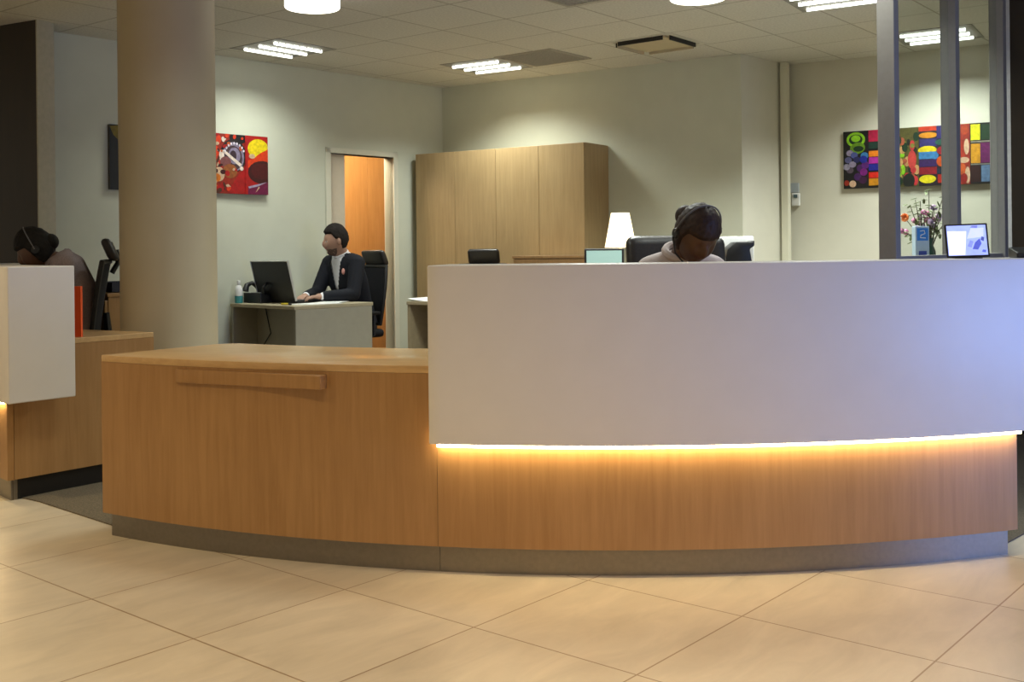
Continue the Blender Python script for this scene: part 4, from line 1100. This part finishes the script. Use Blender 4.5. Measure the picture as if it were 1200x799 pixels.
def draw_right(px, poly, rect, ell, W, Hh):
    X = lambda x: px(x, 185)[0]
    Hv = lambda f: Hh * (1 - f)
    def R(x0, f0, x1, f1, c): rect(X(x0), Hv(f1), X(x1), Hv(f0), c)
    def E(x, f, rx, rf, c, rot=0): ell(X(x), Hv(f), (X(x + rx) - X(x)), Hh * rf, c, rot)
    rect(0, 0, W, Hh, DK)
    E(1003, .15, 11, .13, LIME); E(1003, .15, 8, .09, GRN); E(1003, .13, 5.5, .06, LIME); E(1005, .30, 9, .10, (.35, .5, .05), .2); E(1006, .31, 6, .05, GRN)
    for x, f, c in ((996, .38, LAV), (1001, .42, (.25, .28, .5)), (994, .5, (.3, .3, .45)), (999, .58, LAV), (996, .68, (.3, .25, .3)), (1004, .5, (.1, .1, .3)), (992, .62, (.5, .48, .55))): E(x, f, 4.2, .055, c)
    for x, f, c in ((1008, .65, PUR), (1012, .72, (.42, .04, .42)), (1005, .8, PUR), (1011, .86, (.2, .02, .2)), (1014, .60, (.30, .05, .4)), (1013, .44, SKY), (1012, .50, BLU)): E(x, f, 4.5, .065, c)
    E(999, .92, 4, .06, CRM); E(992, .9, 3, .05, TERR)
    R(1018, 0, 1046, .2, PNK); R(1018, .21, 1046, .32, (.03, .18, .14)); R(1018, .36, 1046, .46, (.82, .45, .02)); R(1018, .47, 1046, .58, (.62, .12, .55)); R(1018, .59, 1046, .70, (.06, .08, .5)); R(1018, .73, 1046, .83, (.75, .10, .02)); R(1018, .84, 1046, .96, (.72, .48, .02))
    R(1046, 0, 1077, 1, (.30, .28, .10))
    for k in range(34):
        r_ = rnd.random
        E(1052 + 22 * r_(), .04 + .92 * r_(), 2.2 + 2 * r_(), .04 + .05 * r_(), [(.62, .30, .20), LIME, (.72, .55, .35), (.70, .16, .18), GRN, (.45, .42, .15), (.08, .10, .05)][k % 7])
    E(1069, .55, 5, .16, (.72, .22, .20)); E(1065, .9, 7, .12, (.06, .07, .04))
    R(1077, 0, 1108, 1, (.10, .05, .10))
    R(1077, 0, 1098, .08, (.7, .18, .03)); E(1088, .15, 11, .05, (.78, .5, .05)); R(1078, .21, 1098, .34, (.16, .14, .38)); E(1087, .40, 11, .07, (.8, .72, .03)); R(1077, .43, 1098, .55, SKY); E(1096, .5, 4, .06, SKY); R(1077, .56, 1098, .68, (.18, .06, .3)); R(1077, .69, 1098, .81, (.50, .03, .10)); E(1087, .89, 10, .07, (.85, .78, .03))
    R(1098, 0, 1110, .22, (.14, .10, .36)); E(1103, .28, 7, .05, (.1, .3, .25)); E(1104, .42, 6, .07, (.55, .03, .12)); E(1104, .60, 6.5, .09, (.72, .28, .03)); R(1098, .72, 1110, .8, (.05, .12, .2)); R(1099, .82, 1110, .96, (.6, .10, .03))
    R(1110, 0, 1137, 1, TERR)
    for x, f, rx, rf, c in ((1131, .1, 5, .08, (.6, .2, .05)), (1133, .38, 3, .13, CRM), (1127, .5, 4, .1, (.6, .15, .03)), (1130, .6, 6, .05, CRM), (1128, .75, 4, .1, (.7, .3, .1)), (1134, .85, 3, .14, CRM), (1130, .9, 4, .08, (.5, .06, .03))): E(x, f, rx, rf, c)
    R(1137, 0, 1178, 1, DK)
    R(1138, .02, 1149, .28, (.8, .78, .02)); R(1149.5, .03, 1165, .28, (.03, .18, .06)); R(1138, .34, 1149, .66, (.75, .52, .05)); R(1149.5, .33, 1161, .66, (.36, .02, .30)); R(1138, .70, 1149, .97, (.16, .02, .01)); R(1150, .70, 1160, .97, (.32, .42, .55))
    R(1138, .295, 1165, .32, (.5, .48, .42)); R(1138, .67, 1163, .69, (.45, .44, .40)); R(1165, 0, 1178, 1, (.10, .12, .08))
canvas('wall_picture', 'wide collage canvas of yarns and fabrics on the right wall, seen partly through the glass', A, nRB, 989.5, 1176, 155, 221, draw_right,
       (on_plane(989.5, 155, (A.x, A.y, 0), nRB3).z, on_plane(989.5, 221.5, (A.x, A.y, 0), nRB3).z))
# intercom on the right wall
iq = on_plane(932, 228, (A.x, A.y, 0), nRB3)
ic = thing('wall_intercom', 'small pale wall intercom with handset beside the corner trim', 'intercom', (iq.x, iq.y, iq.z), math.atan2(nRB.y, nRB.x) + PI / 2)
mb = MB(); mb.box((-.005, -.012, .06), (.085, .02, .085), None, .004); mb.build('panel', plain('pale_blue_grey', (.40, .44, .48), .4), ic, False)
mb = MB(); mb.box((.01, -.017, -.045), (.075, .03, .115), None, .008); mb.build('handset_cradle', M_PAPER, ic, False)
mb = MB(); mb.box((.012, -.036, -.015), (.035, .008, .03), None, .003); mb.build('speaker', plain('slate_grille', (.10, .16, .18), .5), ic, False)

# ------------------------------------------------------------------ ceiling fittings
gd = (math.cos(yawC), math.sin(yawC))
OFFICE = []
def area(name, loc, size, sy, power, col, rz=0.0, spread=180, rot=None, shape='RECTANGLE'):
    l = bpy.data.lights.new(name, 'AREA'); l.shape = shape; l.size = size; l.size_y = sy; l.energy = power; l.color = col
    l.spread = math.radians(spread)
    o = bpy.data.objects.new(name, l); COL.objects.link(o); o.location = loc; o.rotation_euler = rot if rot else (0, 0, rz)
    return o
PW = 60.0
proto = None
def luminaire(label, x, y, rz, lit=1.0):
    global proto
    if proto is None:
        t = thing('ceiling_light', label, 'ceiling light', (x, y, ZC), rz, 'recessed office luminaires')
        mb = MB()
        for s in (-1, 1):
            mb.box((0, s * .288, -.002), (.596, .018, .004)); mb.box((s * .288, 0, -.002), (.018, .556, .004))
        mb.box((0, 0, -.001), (.56, .56, .002)); mb.build('frame', M_TRAYD, t, False)
        for k in (-1, 0, 1):
            mb = MB(); mb.tube([(-.235, k * .185, -.016), (.235, k * .185, -.016)], .012, 10); mb.build('tube', M_TUBE, t, False, True)
            mb = MB()
            for j in range(7): mb.box((-.21 + .07 * j, k * .185, -.012), (.003, .05, .012))
            for sd in (-1, 1): mb.box((0, k * .185 + sd * .024, -.008), (.47, .002, .003))
            mb.build('louvre', M_LTRAY, t, False)
        proto = t
    else:
        t = copy_tree(proto); t.location = (x, y, ZC); t.rotation_euler.z = rz; t['label'] = label
    for k in (-1, 0, 1):
        o_ = Matrix.Rotation(rz, 2) @ Vector((0, k * .185))
        area('tube_glow', (x + o_.x, y + o_.y, ZC - .030), .47, .022, PW * lit / 3, (.94, 1.0, .93), rz, 130)
    return t
rA = math.atan2(8.953 - 8.594, -1.862 + 2.154)
rB = math.atan2(9.219 - 9.45, -.172 + .544)
luminaire('three-tube ceiling light near the left wall, above the suited man\'s desk', -1.81, 8.61, rA, .21)
luminaire('three-tube ceiling light beside the dark grille, near the far corner', -.205, 9.52, rB, .36)
luminaire('three-tube ceiling light cut by the top of the picture, right of the drum lights', 2.13, 7.06, rB)
g = at(1098, 41, 1); 
dl = ray(1098, 41); tt = (ZC - H) / dl.z; luminaire('three-tube ceiling light seen through the glass partition', dl.x * tt, tt, rB, .5)
# unseen area lamps, added beyond the frame to keep the office lit
for x, y, l in ((.6, 6.75, .72), (-.9, 4.95, .13), (1.6, 5.2, .2)):
    area('office_fill', (x, y, ZC - .03), .5, .5, PW * l, (.94, 1.0, .93), rB, 140)
# return-air grilles and cassette
def grille(label, x, y):
    t = thing('return_air_grille', label, 'ceiling grille', (x, y, ZC), yawC)
    mb = MB()
    for s in (-1, 1): mb.box((0, s * .285, -.005), (.596, .024, .010)); mb.box((s * .285, 0, -.005), (.024, .546, .010))
    mb.build('frame', M_DGREY, t, False)
    mb = MB(); mb.box((0, 0, -.002), (.546, .546, .002)); mb.build('back_plate', M_DGREY, t, False)
    mb = MB()
    for k in range(18): mb.box((0, -.26 + .52 * k / 17, -.007), (.546, .008, .008), None)
    mb.build('slats', M_DGREY, t, False)
grille('dark square return-air grille beside the corner ceiling light', .28, 9.14)
dl = ray(678, -11); tt = (ZC - H) / dl.z
grille('dark square grille at the top edge of the picture', dl.x * tt, tt)
cs = thing('air_cassette', 'square air-conditioning cassette with two dark slots in the ceiling', 'air conditioner', (1.16, 8.55, ZC), yawC)
mb = MB(); mb.box((0, 0, -.009), (.44, .44, .018), None, .004); mb.build('centre_plate', M_DIFF, cs, False)
mb = MB()
for s in (-1, 1): mb.box((0, s * .275, -.002), (.596, .045, .004)); mb.box((s * .275, 0, -.002), (.045, .505, .004))
mb.build('frame', M_LTRAY, cs, False)
for k in range(4):
    Rk = Matrix.Rotation(k * PI / 2, 4, 'Z')
    mb = MB(); mb.box((0, -.242, -.017), (.40, .012, .034), Rk); sl = mb.build('slot', M_SLOT, cs, False)
    mb = MB(); mb.box((0, -.233, -.018), (.40, .005, .036), Rk); mb.build('flap', M_DIFF, sl, False)
def drum(label, x, y, px=None):
    t = thing('drum_light', label, 'ceiling light', (x, y, ZC), 0, 'white drum lights')
    zb = at(366, 9.5, 6.67).z - ZC
    mb = MB(); mb.lathe([(.158, zb + .004), (.166, zb), (.17, zb + .006), (.17, -.02), (.16, -.02)], 48, None, False); mb.build('drum', M_DRUM, t, False, True)
    mb = MB(); mb.lathe([(.0, zb + .003), (.158, zb + .003), (.158, zb + .006), (0, zb + .006)], 48); mb.build('diffuser', M_DRUM, t, False, True)
    mb = MB(); mb.lathe([(.165, -.0195), (.165, -.001)], 40); mb.build('ceiling_rose', M_LTRAY, t, False, True)
    return t
dr = at(366, 8, 6.67); drum('white drum ceiling light right of the column', dr.x, dr.y)
dr = at(818, 2, 6.55); drum('white drum ceiling light cut by the top edge, above the receptionist', dr.x, dr.y)

# ------------------------------------------------------------------ lights of the place
WARM = (1.0, .77, .45)
def spot(name, loc, power, col, deg=120, blend=.8, r=.06):
    l = bpy.data.lights.new(name, 'SPOT'); l.energy = power * .74; l.color = col; l.spot_size = math.radians(deg); l.spot_blend = blend; l.shadow_soft_size = r
    o = bpy.data.objects.new(name, l); COL.objects.link(o); o.location = loc; return o
for x, y, p in ((-2.6, 2.6, 105), (-.8, 2.0, 92), (1.0, 1.8, 44), (2.6, 2.6, 10), (-3.3, 4.3, 95), (-1.7, .6, 80), (.2, .4, 76), (2.0, .4, 36)):
    spot('lobby_downlight', (x, y, ZC - .03), p, WARM, 128, .9, .07)
# daylight from the lobby's glazed side, right of the viewer
o = area('daylight_window', (4.3, 2.3, .95), 1.6, 1.8, 30, (.20, .38, 1.0), 0, 120); o.rotation_euler = (Vector((1.9, 3.95, .75)) - Vector(o.location)).to_track_quat('-Z', 'Y').to_euler()
# lamp, passage
l = bpy.data.lights.new('lamp_bulb', 'POINT'); l.energy = 6; l.color = (1, .75, .42); l.shadow_soft_size = .04
o = bpy.data.objects.new('lamp_bulb', l); COL.objects.link(o); o.location = (lq.x, lq.y, lq.z - .01)
pq = lp((dx0 + dx1) / 2 + .15, -.50)
l = bpy.data.lights.new('passage_light', 'POINT'); l.energy = 62; l.color = (1, .86, .66); l.shadow_soft_size = .2
o = bpy.data.objects.new('passage_light', l); COL.objects.link(o); o.location = (pq[0], pq[1], 2.35)

w = bpy.data.worlds.new('world'); SC.world = w; w.use_nodes = True
bg = w.node_tree.nodes['Background']; bg.inputs['Color'].default_value = (1.0, .88, .66, 1); bg.inputs['Strength'].default_value = .27
SC.view_settings.view_transform = 'Standard'; SC.view_settings.look = 'None'; SC.view_settings.exposure = 0.28; SC.view_settings.gamma = 1.0
SC.view_settings.use_curve_mapping = False
